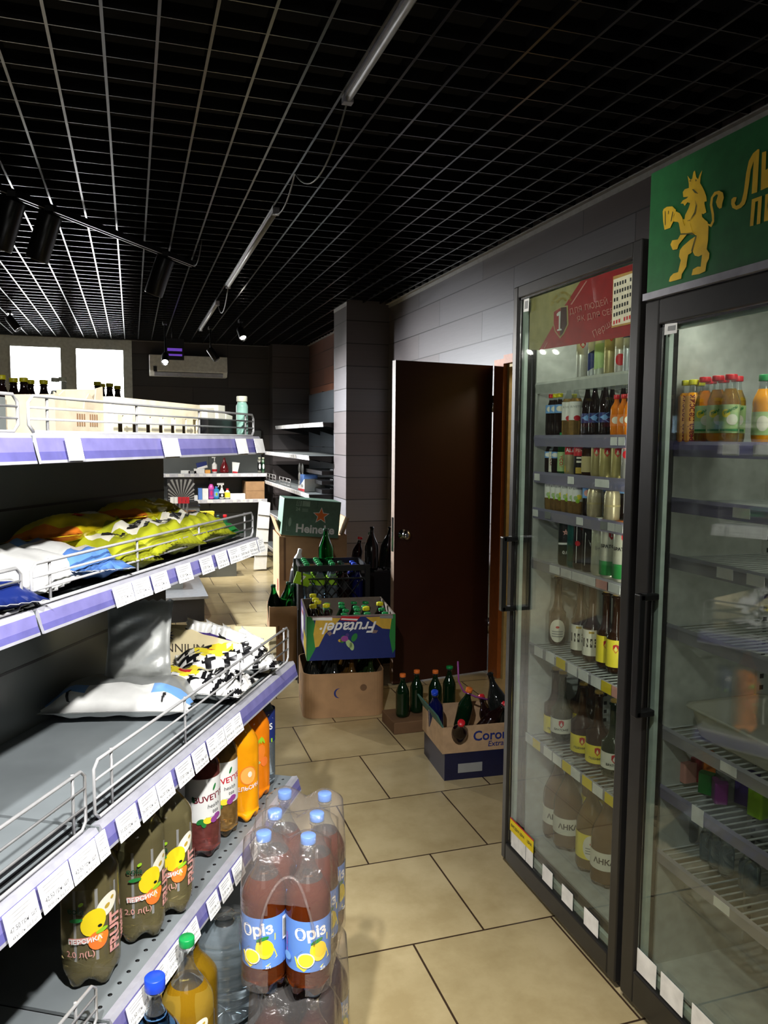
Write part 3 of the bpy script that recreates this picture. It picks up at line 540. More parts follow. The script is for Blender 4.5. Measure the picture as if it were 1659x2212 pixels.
def bay(s0, s1, lab, near):
    t = thing('store_shelving', lab, 'shelving', GM.copy() @ Matrix.Translation(((s0+s1)/2, .95, 0)), 'store shelving bays')
    b = MB(GM); b.box(s0+.003, s1-.003, WP, WP+.018, .1, 1.535)
    for z in (.42, .93, 1.29): b.box(s0+.003, s1-.003, WP-.001, WP, z-.003, z+.003, 1)
    b.build('back_panel', [m_panel, m_black], t)
    for s in (s0+.012, s1-.012): MB(GM).box(s-.012, s+.012, WP+.019, WP+.055, 0, 1.54).build('upright', m_blackmetal, t)
    b = MB(GM); b.box(s0+.002, s1-.002, .62, WP-.002, .105, .12); b.box(s0+.002, s1-.002, .625, .64, 0, .105); b.box(s0+.002, s0+.015, .64, WP-.002, 0, .105); b.box(s1-.015, s1-.002, .64, WP-.002, 0, .105); b.build('base_shelf', m_deck, t)
    for k, (zt, wf, zb) in LEV.items():
        b = MB(GM); b.box(s0+.003, s1-.003, wf, WP-.003, zt-.006, zt); b.box(s0+.003, s1-.003, wf, wf+.012, zt-.034, zt-.006)
        for s in (s0+.003, s1-.006): b.prism([(s, wf+.02, zt-.006), (s, WP-.003, zt-.006), (s, WP-.003, zt-.06), (s, wf+.1, zt-.028), (s, wf+.02, zt-.024)], (.003, 0, 0), 1)
        if k in ('s3', 's2'):
            for q in (.018, .036, .054): b.box(s0+.006, s1-.006, wf+q, wf+q+.008, zt, zt+.003, 2)
        if k == 's4':
            for i in range(31):
                c = s0+.03+i*(s1-s0-.06)/30; b.lathe([(.0045, 0), (.001, .0004)], 8, 1, c=(c, wf+.035, zt+.0002))
        sh = b.build('shelf', [m_deck, m_blackmetal, m_black], t)
        # price rail: a slanted two-tone clear fronted strip
        b = MB(GM); P = [(wf+.014, zt+.001), (wf-.001, zt+.004), (wf-.006, zt-.004), (wf-.011, (zt+zb)/2-.004), (wf-.015, zb+.005), (wf-.016, zb), (wf-.011, zb-.001), (wf-.001, zt-.012)]
        MM = [2, 2, 0, 1, 2, 2, 2, 2]; a, c = s0+.004, s1-.004; n = len(P)
        b.add([(s, w, z) for s in (a, c) for w, z in P], [], 0)
        for i in range(n): b.f.append([i, (i+1) % n, n+(i+1) % n, n+i]); b.mi.append(MM[i]); b.sm.append(False)
        for o in (0, n): b.f.append([o+i for i in range(n)]); b.mi.append(2); b.sm.append(False)
        b.build('price_rail', [m_lilac, m_lilacd, m_railedge], sh)
        # tags
        V = (GW(0, wf-.0065, zt-.002)-GW(0, wf-.0165, zb)).normalized(); hh = (zt-zb)+.002
        for i, (a, c) in enumerate(TAGS[k]):
            if not (s0-.02 <= a and c <= s1+.02): continue
            b = MB(); O = GW((a+c)/2, wf-.0185, zb-.001+hh/2); tl = ((i*37) % 5-2)*.006; U = (G+V*tl).normalized(); VV = (V-G*tl).normalized(); nn = U.cross(VV)
            if k == 's1': hh2 = hh*.86
            else: hh2 = hh
            b.obox(O, U*((c-a)/2), VV*(hh2/2), nn*.0006, 0); pr = PRICES[k]
            if pr:
                p = pr[i % len(pr)]; wd = c-a
                put_text(b, p+' грн. шт', min(.0100, wd*.15), O-VV*hh2*.12, U, VV, 1, .0009, 0); put_text(b, '%.2f грн. від 3 шт' % (float(p)*.94), min(.0066, wd*.098), O-VV*hh2*.36, U, VV, 1, .0009)
                for q in (.36, .24, .12): b.obox(O+VV*hh2*q-U*wd*(.04 if q > .2 else .12), U*wd*(.34 if q > .2 else .22), VV*.0008, nn*.0011, 2)
            b.build('price_tag', [m_paper, m_faint, M('faint_line', (176, 176, 178), .7)], sh)
        # wire guard
        gt = GUARD.get(k); 
        if k == 's4' and near: gt = .505
        if gt:
            w0 = wf+.013; b = MB(GM); a, c = s0+.012, s1-.012; r = .0024; zz = [zt+.006+(gt-zt-.006)*q for q in (0, .36, .68, 1)]; rr = .012
            ol = [(a+rr, zz[0]), (c-rr, zz[0]), (c, zz[0]+rr), (c, gt-rr), (c-rr, gt), (a+rr, gt), (a, gt-rr), (a, zz[0]+rr), (a+rr, zz[0])]
            b.tube([(s, w0, z) for s, z in ol], .0032, 6)
            for z in zz[1:3]: b.tube([(a, w0, z), (c, w0, z)], r, 6)
            for s in ([a+.055+i*(c-a-.11)/3 for i in range(4)] if k != 's3' else [a+.06, a+.35, a+.66, c-.03]): b.tube([(s, w0+.003, zz[0]), (s, w0+.003, gt+.003)], .003, 6)
            b.build('wire_guard', m_wire, sh)
    return t
bay(1.163, 2.205, 'dark steel shelving bay with lilac price rails, far half of the run', False)
bay(.12, 1.160, 'dark steel shelving bay with lilac price rails, near half of the run', True)
# the rear side of the run: top shelf with soft drinks, and its base
t = thing('store_shelving', 'rear half of the near shelving run, behind its graphite back panel', 'shelving', GM.copy() @ Matrix.Translation((1.2, 1.4, 0)), 'store shelving bays')
MB(GM).box(.15, 2.2, WP+.06, 1.56, 1.446, 1.452).build('shelf', m_deck, t); MB(GM).box(.15, 2.2, WP+.06, 1.62, .1, .12).build('base_shelf', m_deck, t); MB(GM).box(.15, 2.2, WP+.06, 1.63, 0, .1).build('plinth', m_blackmetal, t); MB(GM).box(.15, 2.2, 1.56, 1.575, 1.41, 1.456).build('price_rail', m_lilac, t)
for z in (.42, .78, 1.15): MB(GM).box(.15, 2.2, WP+.06, 1.5, z-.006, z).build('shelf', m_deck, t)

# --- bottles on the fourth shelf
def gb(key, px, py, z, lab, back, rot=0., group=None, H=None):
    s, w, _ = atz(px, py, z); P = GW(s, w, z); d = (P-CAM); d.z = 0; P = P+d.normalized()*back
    return bottle(key, (P.x, P.y, z), lab, group, math.atan2(-P.x, P.y)*-1*0+math.atan2(CAM.x-P.x, -(CAM.y-P.y))+rot)
z4 = .4205
gb('fruit', 200, 2138, z4, 'two litre pale yellow fruit water, nearest the left edge on the perforated shelf', .046, .2, 'fruit waters')
gb('fruit', 303, 2040, z4, 'two litre pale yellow fruit water, middle of the three on the perforated shelf', .046, .52, 'fruit waters')
gb('fruit', 364, 1986, z4, 'two litre pale yellow fruit water beside the pink herbal tea', .046, .42, 'fruit waters')
gb('tea_pink', 440, 1856, z4, 'pink herbal tea bottle with white label on the perforated shelf', .036, .12, 'herbal teas')
gb('tea_amber', 479, 1812, z4, 'amber herbal tea bottle with white label half behind the pink tea', .036, .02, 'herbal teas')
gb('orange', 523, 1783, z4, 'bright yellow orange soda bottle with orange slice print', .046, .05, 'orange sodas')
gb('orange_b', 550, 1733, z4, 'deeper orange soda bottle with green POP print behind the brighter one', .044, .0, 'orange sodas')
gb('alp', 568, 1706, z4, 'clear water bottle with navy mountain label at the far end of the perforated shelf', .036, .12)
# --- below it, on the base deck and the floor
zb = .1205
def gp(key, s, w, z, lab, rot=0., group=None):
    P = GW(s, w, z); return bottle(key, (P.x, P.y, z), lab, group, math.atan2(CAM.x-P.x, P.y-CAM.y)+rot)
gp('gold', 1.372, .695, zb, 'golden drink bottle with green cap under the perforated shelf', 0, 'golden drinks'); gp('gold_b', 1.50, .745, zb, 'golden drink bottle tucked under the shelf behind the green capped one', 0, 'golden drinks')
gp('bluewater', 1.252, .70, zb, 'blue water bottle with deep blue cap at the bottom edge', 0, 'blue waters')
o = gp('big', 1.60, .715, zb, 'large clear ribbed water bottle with a white barcode sticker', 0)
b = MB(); Pb = GW(1.60, .715, zb); a0 = math.atan2(CAM.y-Pb.y, CAM.x-Pb.x)-.5; w = Wrap(b, .079)
for i in range(7): b.lathe([(.0785, .05+.025*i), (.0805, .055+.025*i), (.0785, .06+.025*i)], 30, 0, cap=False)
bb = MB()
w = Wrap(bb, .0795); w.quad(-.065, .06, -.04, .17, 'white'); [w.quad(-.062, .065+.007*i, -.045, .068+.007*i, 'grey') for i in range(10)]
child('rib', b.mesh('ribs', [m_pet]), o); child('label', bb.mesh('barcode', PMATS), o)

# --- shrink wrapped packs of iced tea
m_shrink = FILM('shrink_film', (252, 248, 246), .10, 1.45, .012, .045, .6, 22)
def pack(s, w, z, lab, key, hole=True):
    Pc = GW(s, w, z); W = Matrix.Translation(Pc) @ Matrix.Rotation(R(66.5), 4, 'Z'); t = thing('bottle_pack', lab, 'drinks pack', W, 'iced tea packs')
    Wi = .0965; xs = [-.0945, 0, .0945]; ys = [-.0458, .0458]; cen = []
    tocam = (CAM-Pc); ang = math.atan2(tocam.y, tocam.x)+math.pi/2-R(54)
    for i, x in enumerate(xs):
        for j, y in enumerate(ys):
            o = child('bottle', BOT[key]['body'], t); tw = ang+(-.28 if j > 0 else .12)+.2*(i-1); o.matrix_local = Matrix.Translation((x, y, 0)) @ Matrix.Rotation(tw, 4, 'Z')
            for k in ('cap', 'label'): c = child(k, BOT[key][k], o)
            cen.append((x, y))
    # film: follows the round outline, draws in over the shoulders and spans from cap to cap
    Hc, Rb = .327, .0482; nx, ny = 45, 31; Lx, Ly = .152, .0995
    def top(x, y):
        best = 0
        for cx, cy in cen:
            d = math.hypot(x-cx, y-cy); h = Hc-max(0, d-.016)*(.62+5.5*max(0, d-.016)); best = max(best, h) if best == 0 else (best if best > h+.02 else (h if h > best+.02 else max(h, best)+.004*(1-abs(h-best)/.02)))
        return best
    def outl(q):      # outline at angle parameter q: union of the bottle circles softened
        a = 2*math.pi*q; dx, dy = math.cos(a), math.sin(a); r = 0
        for k in range(60, 400):
            rr = k*.0005; p = (dx*rr, dy*rr)
            if min(math.hypot(p[0]-cx, p[1]-cy) for cx, cy in cen) < Rb or (abs(p[0]) < .0945 and abs(p[1]) < .0458+Rb-.003) or (abs(p[1]) < .0458 and abs(p[0]) < .0945+Rb-.003): r = rr
        return dx*r, dy*r
    nq, nr = 96, 22; b = MB(W); rg = [outl(i/nq) for i in range(nq)]; vs = []
    ring_z = [(1.0, .012), (1.0, .06), (1.0, .10), (1.0, .14), (1.0, .175), (1.0, .2)]
    rf = random.Random(3)
    for sc, z_ in ring_z: vs += [(x*sc, y*sc, z_+(rf.random()-.5)*.002) for x, y in rg]
    for k in range(1, nr+1):
        sc = 1-(k/nr)**.9*.985
        for i, (x, y) in enumerate(rg):
            X_, Y_ = x*sc, y*sc; vs.append((X_, Y_, max(.2+.002*k, top(X_, Y_))+.0025+(rf.random()-.5)*.0012))
    fs = []; tot = len(ring_z)+nr
    for k in range(tot-1):
        for i in range(nq):
            q = [k*nq+i, k*nq+(i+1) % nq, (k+1)*nq+(i+1) % nq, (k+1)*nq+i]; m = [sum(vs[j][c] for j in q)/4 for c in range(3)]
            if hole and m[0] < -.07:           # the open end of the sleeve, an arch towards the camera
                e = ((m[1]+.012)/.052)**2+((m[2]-.12)/.122)**2
                if e < 1 and m[2] > .03: continue
            fs.append(q)
    fs.append([(tot-1)*nq+i for i in range(nq)]); b.add(vs, fs, 0, True)
    # thick bunched rim of the opening
    rim = []
    for i in range(21):
        a = math.pi*i/20; y = -.012+.054*math.cos(a); z_ = .12+.124*math.sin(a); best = min(rg, key=lambda p: abs(p[1]-y)+(5 if p[0] > 0 else 0)); xx = best[0]
        if z_ > .2: xx += (z_-.2)*.55
        rim.append((xx-.002, y, z_+.002))
    if hole: b.tube(rim, .0028, 6)
    f = b.build('shrink_film', m_shrink, t); return t
pack(1.535, .519, .330, 'shrink wrapped six pack of lemon iced tea with blue caps, upper of the stack', 'icetea')
pack(1.545, .512, .001, 'shrink wrapped six pack of dark tea standing on the floor under the upper pack', 'darktea')

# --- soft drinks on the rear top shelf
for i, (px, key, lab) in enumerate(((4, 'cola_b', 'dark cola bottle with yellow cap half cut by the left frame edge before the window'), (30, 'cola_b', 'dark cola bottle with yellow cap under the left window pane, second from the left'), (52, 'cola_b', 'dark cola bottle with yellow cap under the left window pane, third from the left'), (66, 'cola_b', 'dark cola bottle with yellow cap under the left window pane, fourth from the left'), (95, 'cola_b', 'dark cola bottle with yellow cap left of the pale bottles before the window'),
        (120, 'clear_s', 'pale clear bottle before the window bar, left one'), (136, 'clear_s', 'pale clear bottle before the window bar, right one'), (158, 'f_blue', 'short dark bottle with yellow lid and blue label below the window bar'), (174, 'f_bluer', 'short dark bottle with red cap before the window, left one'), (188, 'f_bluer', 'short dark bottle with red cap before the window, right one'),
        (211, 'cola_y', 'dark bottle with yellow cap and pink label under the right window pane, left one'), (220, 'cola_y', 'dark bottle with yellow cap and pink label under the right window pane, right one'), (237, 'cola_y', 'dark bottle with yellow cap before the right window pane, second from its right end'), (254, 'cola_y', 'dark bottle with yellow cap before the right window pane, at the right end'))):
    s, w, _ = atw(px, 850, 1.93+.05*(i % 2)); gp(key, s, w, 1.4525, lab, 0, 'drinks on the rear top shelf')
# --- boxes on the top shelf
def carton_walls(mb, L, W_, H, t=.004, m=0, holes=0): 
    mb.box(-L/2, L/2, -W_/2, W_/2, 0, t, m); mb.box(-L/2, L/2, -W_/2, -W_/2+t, 0, H, m); mb.box(-L/2, L/2, W_/2-t, W_/2, 0, H, m); mb.box(-L/2, -L/2+t, -W_/2+t, W_/2-t, 0, H, m); mb.box(L/2-t, L/2, -W_/2+t, W_/2-t, 0, H, m)
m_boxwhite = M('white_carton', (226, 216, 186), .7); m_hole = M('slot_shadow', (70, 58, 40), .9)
sA, wA, _ = atw(246, 920, .93); sB, _, _ = atw(433, 920, .93)
t = thing('slotted_carton', 'long cream carton with a row of arched slots behind the top wire guard', 'carton', GM.copy() @ Matrix.Translation(((sA+sB)/2, 1.02, 1.4525)))
fr = ROOTM[t.name]; L_ = sB-sA; b = MB(fr); ns = 7; hz = .085; b.box(-L_/2, L_/2, .085, .089, 0, hz); b.box(-L_/2, -L_/2+.004, -.085, .085, 0, hz); b.box(L_/2-.004, L_/2, -.085, .085, 0, hz); b.box(-L_/2, L_/2, -.085, .085, 0, .004)
b.box(-L_/2, L_/2, -.089, -.085, .046, hz)
for i in range(ns+1):
    x0 = -L_/2+(i-.3)*L_/ns; b.box(max(-L_/2, x0), min(L_/2, x0+.6*L_/ns), -.089, -.085, 0, .046)
    if i < ns:
        xc = x0+.8*L_/ns; a = [(xc+.2*L_/ns*math.cos(math.pi*q/6), .032+.014*math.sin(math.pi*q/6)) for q in range(7)]
        b.prism([(x, -.089, z) for x, z in [(xc+.2*L_/ns, .046)]+a+[(xc-.2*L_/ns, .046)]], (0, .004, 0)) if 0 else None
b.build('tray', m_boxwhite, t)
b = MB(fr); b.box(-L_/2+.006, L_/2-.006, -.06, .06, .006, .03); b.build('slot_shade', m_hole, t)  # dark block, its colour stands for the shade inside the slots
sA, _, _ = atw(140, 920, .93); sB2, _, _ = atw(242, 920, .93); L_ = sB2-sA
t = thing('torn_carton', 'crumpled grey brown carton with torn flaps left of the slotted carton', 'carton', GM.copy() @ Matrix.Translation(((sA+sB2)/2, 1.0, 1.4525)))
fr = ROOTM[t.name]; b = MB(fr); cnt = [(-.5, .085), (-.42, .078), (-.30, .09), (-.28, .058), (.08, .056), (.1, .07), (.2, .088), (.32, .072), (.36, .1), (.5, .105)]
b.prism([(-L_/2, -.05, 0)]+[(x*L_, -.05, z) for x, z in cnt]+[(L_/2, -.05, 0)], (0, .003, 0)); b.box(-L_/2, -L_/2+.003, -.047, .06, 0, .08); b.box(L_/2-.003, L_/2, -.047, .06, 0, .1); b.box(-L_/2, L_/2, .057, .06, 0, .07); b.box(-L_/2, L_/2, -.047, .057, 0, .003); b.build('box', M('grey_card', (168, 156, 134), .8), t)
b = MB(fr)
for x in (-.05, .12): [b.box((x+.03*i)*L_*1.6, (x+.03*i+.012)*L_*1.6, -.0512, -.05, .02, .045) for i in range(4)]
b.build('print', m_carddk, t)
# black display tray with pale packs and a green bottle at the end of the top shelf
sA, sB = 1.985, 2.19
t = thing('display_tray', 'black display tray holding pale packets at the far end of the top shelf', 'tray', GM.copy() @ Matrix.Translation(((sA+sB)/2, .955, 1.4525))); fr = ROOTM[t.name]; b = MB(fr); carton_walls(b, sB-sA, .075, .05); b.build('tray', m_black, t)
for i, (x, h) in enumerate(((-.3, .085), (.02, .09), (.25, .07))):
    b = MB(fr @ Matrix.Rotation(.1*(i-1), 4, 'Y')); b.rbox((x-.14)*(sB-sA), (x+.14)*(sB-sA), -.03, .03, .008, h, .008); tag(b.build('packet', P_['cream']), ('cream packet in the black display tray, leftmost', 'cream packet in the black display tray, middle one', 'cream packet in the black display tray, rightmost')[i], 'packet', 'packets in the black tray')
K('mint_tube', .017, .12, M('mint_plastic', (150, 196, 180), .3), 'pale', .97, sh=.75, seg=16)
s, w, _ = atw(531, 910, 1.0); gp('mint_tube', 2.168, .895, 1.4525, 'pale mint bottle standing at the far end of the top shelf')

# ------------------------------------------------------------------ soft packets
def pillow(L, W_, T, seed, fm=None, nx=22, ny=16, crimp=.05, wr=.12):
    """filled foil packet lying flat, length along x, with crimped ends; fm(u, v) picks the print"""
    r = random.Random(seed); b = MB(); ph = [(r.uniform(0, 6.3), r.uniform(3, 11), r.uniform(3, 11), r.uniform(.4, 1)) for _ in range(6)]
    def hgt(u, v):
        e = min(1, (1-abs(u))/(.42)); e = max(0, (e-crimp*1.6)/(1-crimp*1.6)); base = (math.sin(e*math.pi/2)**.8)*(max(0, 1-abs(v)**2.6))**.6
        w = sum(a*math.sin(fu*u*1.6+fv*v+p) for p, fu, fv, a in ph)/4+.5*math.sin(23*v+5*u)*max(0, abs(u)-.55); return T*(base*(1+wr*w*1.4)+.10*wr*w*(1-base)+.02)
    vs = []
    for side in (1, -1):
        for i in range(nx+1):
            for j in range(ny+1):
                u, v = -1+2*i/nx, -1+2*j/ny; pin = 1-.10*(1-abs(u))**.5*(1 if abs(v) > .5 else 1); h = hgt(u, v)
                zig = (.003*(1 if j % 2 else -1) if i in (0, nx) else 0)
                vs.append((u*L/2+zig, v*W_/2*pin, T*.42+(h*.62 if side > 0 else -min(h*.4, T*.41))))
    o = (nx+1)*(ny+1); fs, ms = [], []
    for i in range(nx):
        for j in range(ny):
            a = i*(ny+1)+j; u, v = -1+2*(i+.5)/nx, -1+2*(j+.5)/ny; m = pi(fm(u, v)) if fm else 0
            fs.append((a, a+ny+1, a+ny+2, a+1)); ms.append(m); fs.append((o+a, o+a+1, o+a+ny+2, o+a+ny+1)); ms.append(m)
    edge = [(i, 0) for i in range(nx+1)]+[(nx, j) for j in range(1, ny+1)]+[(i, ny) for i in range(nx-1, -1, -1)]+[(0, j) for j in range(ny-1, 0, -1)]
    for k in range(len(edge)): (i, j), (p, q) = edge[k], edge[(k+1) % len(edge)]; a, c = i*(ny+1)+j, p*(ny+1)+q; fs.append((a, c, o+c, o+a)); ms.append(pi(fm(0, .9)) if fm else 0)
    b.add(vs, fs, 0, True); b.mi[-len(fs):] = ms; return b
FOIL = {}
def foils(key, metal=.35, rough=.28):
    if key not in FOIL:
        L = []
        for k in PL:
            m, c = None, P_[k if k != 'mist' else 'grey']
            nm = 'foil_'+k
            src = [e for e in c.node_tree.nodes if e.type == 'VALTORGB'][0].color_ramp.elements
            mid = [(a+b_)/2 for a, b_ in zip(src[0].color, src[1].color)]
            rgb = [255*(v*12.92 if v < .0031308 else 1.055*v**(1/2.4)-.055) for v in mid[:3]]
            L.append(M(nm, rgb, rough, metal, var=.1, scale=12))
        FOIL[key] = L
    return FOIL[key]
def packet(name, mat, L, W_, T, seed, fm, lab, cat, group=None, txt=None, wr=.12):
    b = pillow(L, W_, T, seed, fm, wr=wr); b.fr = None; loc = Matrix(mat); o = bpy.data.objects.new(name, b.mesh(name, foils('f'))); COL.objects.link(o); o.matrix_world = loc; ROOTM[o.name] = loc; tag(o, lab, cat, group)
    if txt:
        for st, size, x, y, ang, m in txt:
            tb = MB()
            vs, fs = text(st, size, .03); ca, sa = math.cos(ang), math.sin(ang); q = []
            for tx, ty, _ in vs:
                X_, Y_ = x+tx*ca-ty*sa, y+tx*sa+ty*ca; i = min(21.99, max(0, (X_/(L/2)+1)/2*22)); j = min(15.99, max(0, (Y_/(W_/2*.95)+1)/2*16)); a, c = int(i), int(j)
                zz = max(b.v[a2*17+c2].z for a2 in (a, a+1) for c2 in (c, c+1)); q.append((X_, Y_, zz+.0012))
            tb.add(q, fs, pi(m)); child('lettering', tb.mesh('lettering', PMATS), o)
    return o
def fm_green(u, v): return 'limef' if u < -.42 else ('cream' if u < .12 and abs(v) < .62 else ('lemon' if u > .5 else 'limef'))
def fm_gold(u, v): return 'orange' if u < -.8 else ('white' if u > .3 and abs(v) < .5 and u < .62 else 'yellow')
def fm_blue(u, v): return 'sky' if u > .35 else ('white' if u > -.55 else 'blue')
def fm_white(u, v): return 'navy' if u < -.72 else ('white')
z2 = 1.156
# nuts and crisps on the second shelf, mostly lying across it
PK = [('g', 1.555, .99, .0, 88, 'lime and gold foil snack packet on the second shelf, next to the blue packets'), ('g', 1.66, .985, .015, 96, 'lime and gold foil snack packet on the second shelf, second from the blue packets'), ('g', 1.76, .98, .012, 84, 'lime and gold foil snack packet on the second shelf, middle of the row'), ('g', 1.865, .985, .016, 97, 'lime and gold foil snack packet on the second shelf, fourth from the blue packets'), ('g', 1.965, .985, .012, 86, 'lime and gold foil snack packet on the second shelf, last before the dark green one')]
for i, (k, s, w, dz, an, lab) in enumerate(PK):
    packet('snack_packet', gpose(s, w, z2+dz, R(an), .12*(-1)**i, -.05), .23, .155, .075, 11+i, fm_green, lab, 'snack packet', 'lime snack packets', [('MIX', .034, -.03, 0, -math.pi/2*(1 if i % 2 else 1)+.2, 'black'), ('nuts', .02, -.055, 0, -math.pi/2+.2, 'black')], .2)
packet('snack_packet', gpose(1.60, 1.085, z2+.05, R(12), -.12, .02), .3, .17, .06, 31, fm_gold, 'golden yellow foil packet lying at the back of the second shelf, left one', 'snack packet', 'golden packets', [('ARA', .03, -.02, -.03, 0, 'red')], .2)
packet('snack_packet', gpose(1.88, 1.075, z2+.062, R(8), -.12, .03), .3, .17, .06, 32, fm_gold, 'golden yellow foil packet lying at the back of the second shelf, right one', 'snack packet', 'golden packets', None, .2)
packet('snack_packet', gpose(2.09, .99, z2, R(82), .05, 0), .2, .13, .055, 33, lambda u, v: 'dgreen' if u > -.5 else 'green', 'dark green foil packet at the far end of the second shelf', 'snack packet')
packet('snack_packet', gpose(1.42, 1.0, z2+.012, R(80), .1, -.06), .26, .17, .06, 34, fm_blue, 'white and turquoise foil packet on the second shelf beside the lime ones', 'snack packet', 'pale packets', None, .3)
packet('snack_packet', gpose(1.31, 1.02, z2+.012, R(96), -.12, -.1), .26, .18, .06, 35, lambda u, v: 'blue' if u > .45 else 'white', 'white foil packet with blue end on the second shelf above the rail seam', 'snack packet', 'pale packets', None, .2)
packet('snack_packet', gpose(1.10, 1.0, z2+.014, R(84), .1, -.12), .28, .2, .06, 36, fm_white, 'white packet with faint small print at the left edge of the second shelf', 'snack packet', 'pale packets', [('1 кг', .03, -.02, -.03, -1.3, 'grey'), ('рис', .03, .03, .0, -1.3, 'gold')], .15)
packet('snack_packet', gpose(.96, .95, z2, R(75), 0, 0), .2, .14, .05, 37, lambda u, v: 'navy' if v > 0 else 'dkred', 'navy and red packet low at the left edge of the second shelf', 'snack packet')

# --- third shelf: big silver bag, grey pouch, two patterned seed packets, torn beige carton
z3 = .782
def fm_silver(u, v): return 'sky' if -.62 < v < -.30 and abs(u) > .45 else ('white' if v < -.3 else 'grey')
sL = atz(182, 1550, z3); sR = atz(420, 1560, z3)
cs, cw = (sL[0]+sR[0])/2+.06, (sL[1]+sR[1])/2+.07
packet('silver_bag', gpose(cs, cw, z3, R(-60)+R(-14), .0, 0), .34, .23, .07, 41, fm_silver, 'big silver and white foil bag lying on the third shelf', 'bag', None, [('(', .04, -.11, -.085, .2, 'black'), ('f', .03, .11, -.09, 0, 'black')], .15)
ps, pw, _ = atz(290, 1520, z3); P = GW(ps+.04, pw, z3)
b = pillow(.2, .17, .05, 43, lambda u, v: 'grey', wr=.3); Wp = Matrix.Translation(P+Z*.155) @ Matrix.Rotation(R(-14), 4, 'Z') @ Matrix.Rotation(R(78), 4, 'X') @ Matrix.Rotation(R(90), 4, 'Z')
o = bpy.data.objects.new('stand_up_pouch', b.mesh('pouch', [M('pouch_silver', (168, 170, 166), .4, .3)]*len(PL))); COL.objects.link(o); o.matrix_world = Wp; ROOTM[o.name] = Wp; tag(o, 'plain grey stand up pouch leaning behind the big silver bag', 'pouch')
b = MB(); b.lathe([(.001, 0), (.003, .0)], 4) if 0 else None
def fm_seed(u, v):
    r_ = math.hypot((u+.28)*1.25, v*.9); a = math.atan2(v, u+.28)
    if r_ < .17: return 'red'
    if r_ < .36+.28*(math.cos(9*a) > 0): return 'lemon' if r_ < .5 else 'cream'
    if u > .25: return 'white' if (int((u+2)*9+abs(v)*3) % 3 != 1) else 'black'
    if abs(v) > .72: return 'white' if int((u+2)*8) % 3 else 'black'
    return 'black' if (int((u+2)*7)+int((v+2)*5)) % 3 else 'white'
def seed(px, py, rz, lab, sd, dz=0., tilt=0.):
    s, w, _ = atz(px, py, z3+.03); 
    b = pillow(.27, .155, .06, sd, fm_seed, 64, 44, wr=.35); Wp = Matrix.Translation(GW(s, w, z3+.004+dz)) @ Matrix.Rotation(rz, 4, 'Z') @ Matrix.Rotation(tilt, 4, 'X'); o = bpy.data.objects.new('seed_packet', b.mesh('seed', foils('f'))); COL.objects.link(o); o.matrix_world = Wp; ROOTM[o.name] = Wp; tag(o, lab, 'seed packet', 'sunflower seed packets')
    tb = MB(); ms = b
    for st, size, x, y in (('ХЛІБНЕ', .03, .055, .0), ('seeds', .016, .085, -.03)):
        vs, fs = text(st, size, .05); q = []
        for tx, ty, _ in vs:
            X_, Y_ = x-ty, y+tx; i = int(min(63, max(0, (X_/.135+1)/2*64))); j = int(min(43, max(0, (Y_/(.0775*.95)+1)/2*44))); zz = max(ms.v[a2*45+c2].z for a2 in (i, i+1) for c2 in (j, j+1)); q.append((X_, Y_, zz+.001))
        tb.add(q, fs, pi('black'))
    child('lettering', tb.mesh('lettering', PMATS), o)
seed(430, 1478, R(-28), 'black white and yellow sunflower seed packet lying nearest on the third shelf', 51)
seed(490, 1436, R(2), 'black white and yellow sunflower seed packet lying behind the nearer one', 52, .012, .12)
# torn beige display carton with a printed sun
m_beigebox = M('beige_carton', (214, 200, 160), .6, scale=10)
fw_, fz0 = atz(592, 1455, z3), z3; PL0 = on(350, 1440, G, fw_[0]-.02); 
A_ = GW(*atz(345, 1448, z3)); B_ = GW(fw_[0]+.0, fw_[1]+.015, z3); d_ = (B_-A_); d_.z = 0; Lb = d_.length; u_ = d_.normalized(); v_ = Vector((-u_.y, u_.x, 0))
t = thing('display_carton', 'beige display carton with torn top edge and dark sun emblem on the third shelf', 'carton', Matrix(((u_.x, v_.x, 0, A_.x), (u_.y, v_.y, 0, A_.y), (0, 0, 1, z3), (0, 0, 0, 1)))); fr = ROOTM[t.name]
edge = [(0, .128), (.06, .122), (.14, .126), (.2, .119), (.3, .122), (.4, .108), (.5, .102), (.6, .094), (.7, .088), (.8, .078), (.9, .07), (1, .062)]
b = MB(fr); b.prism([(0, 0, 0)]+[(x*Lb, 0, z) for x, z in edge]+[(Lb, 0, 0)], (0, .003, 0)); b.box(0, .003, .003, .1, 0, .12); b.box(Lb-.003, Lb, .003, .1, 0, .09); b.box(0, Lb, .1, .103, 0, .11); b.box(0, Lb, .003, .1, 0, .003); b.build('box', m_beigebox, t)
b = MB(); U3, V3 = u_, Z; O3 = A_.copy()
put_text(b, 'NNIUM', .036, O3+u_*.075+Z*.066, u_, Z, 0, .001, .0); put_text(b, 'FACTORY', .012, O3+u_*.075+Z*.04, u_, Z, 0, .001); flat(b, star(.022, .104, .024, .010, 12), O3, u_, Z, 1, .001); b.build('print', [M('print_brown', (62, 54, 44), .6), P_['navy']], t)
for i in range(4):
    m = fr @ Matrix.Translation((Lb*(.32+.14*i), .03+.012*(i % 2), .083-.010*i)) @ Matrix.Rotation(R(84), 4, 'X') @ Matrix.Rotation(R(-10-6*i), 4, 'Z')
    b = pillow(.075, .125, .02, 60+i, lambda u, v: 'white' if v > .45 else ('violet' if u > -.3 else 'black'), wr=.25)
    o = bpy.data.objects.new('chocolate_packet', b.mesh('choc', foils('f'))); COL.objects.link(o); o.matrix_world = m; ROOTM[o.name] = m; tag(o, 'violet and white packet standing in the torn beige carton, %s from the left' % ORD[i], 'packet', 'packets in the beige carton')
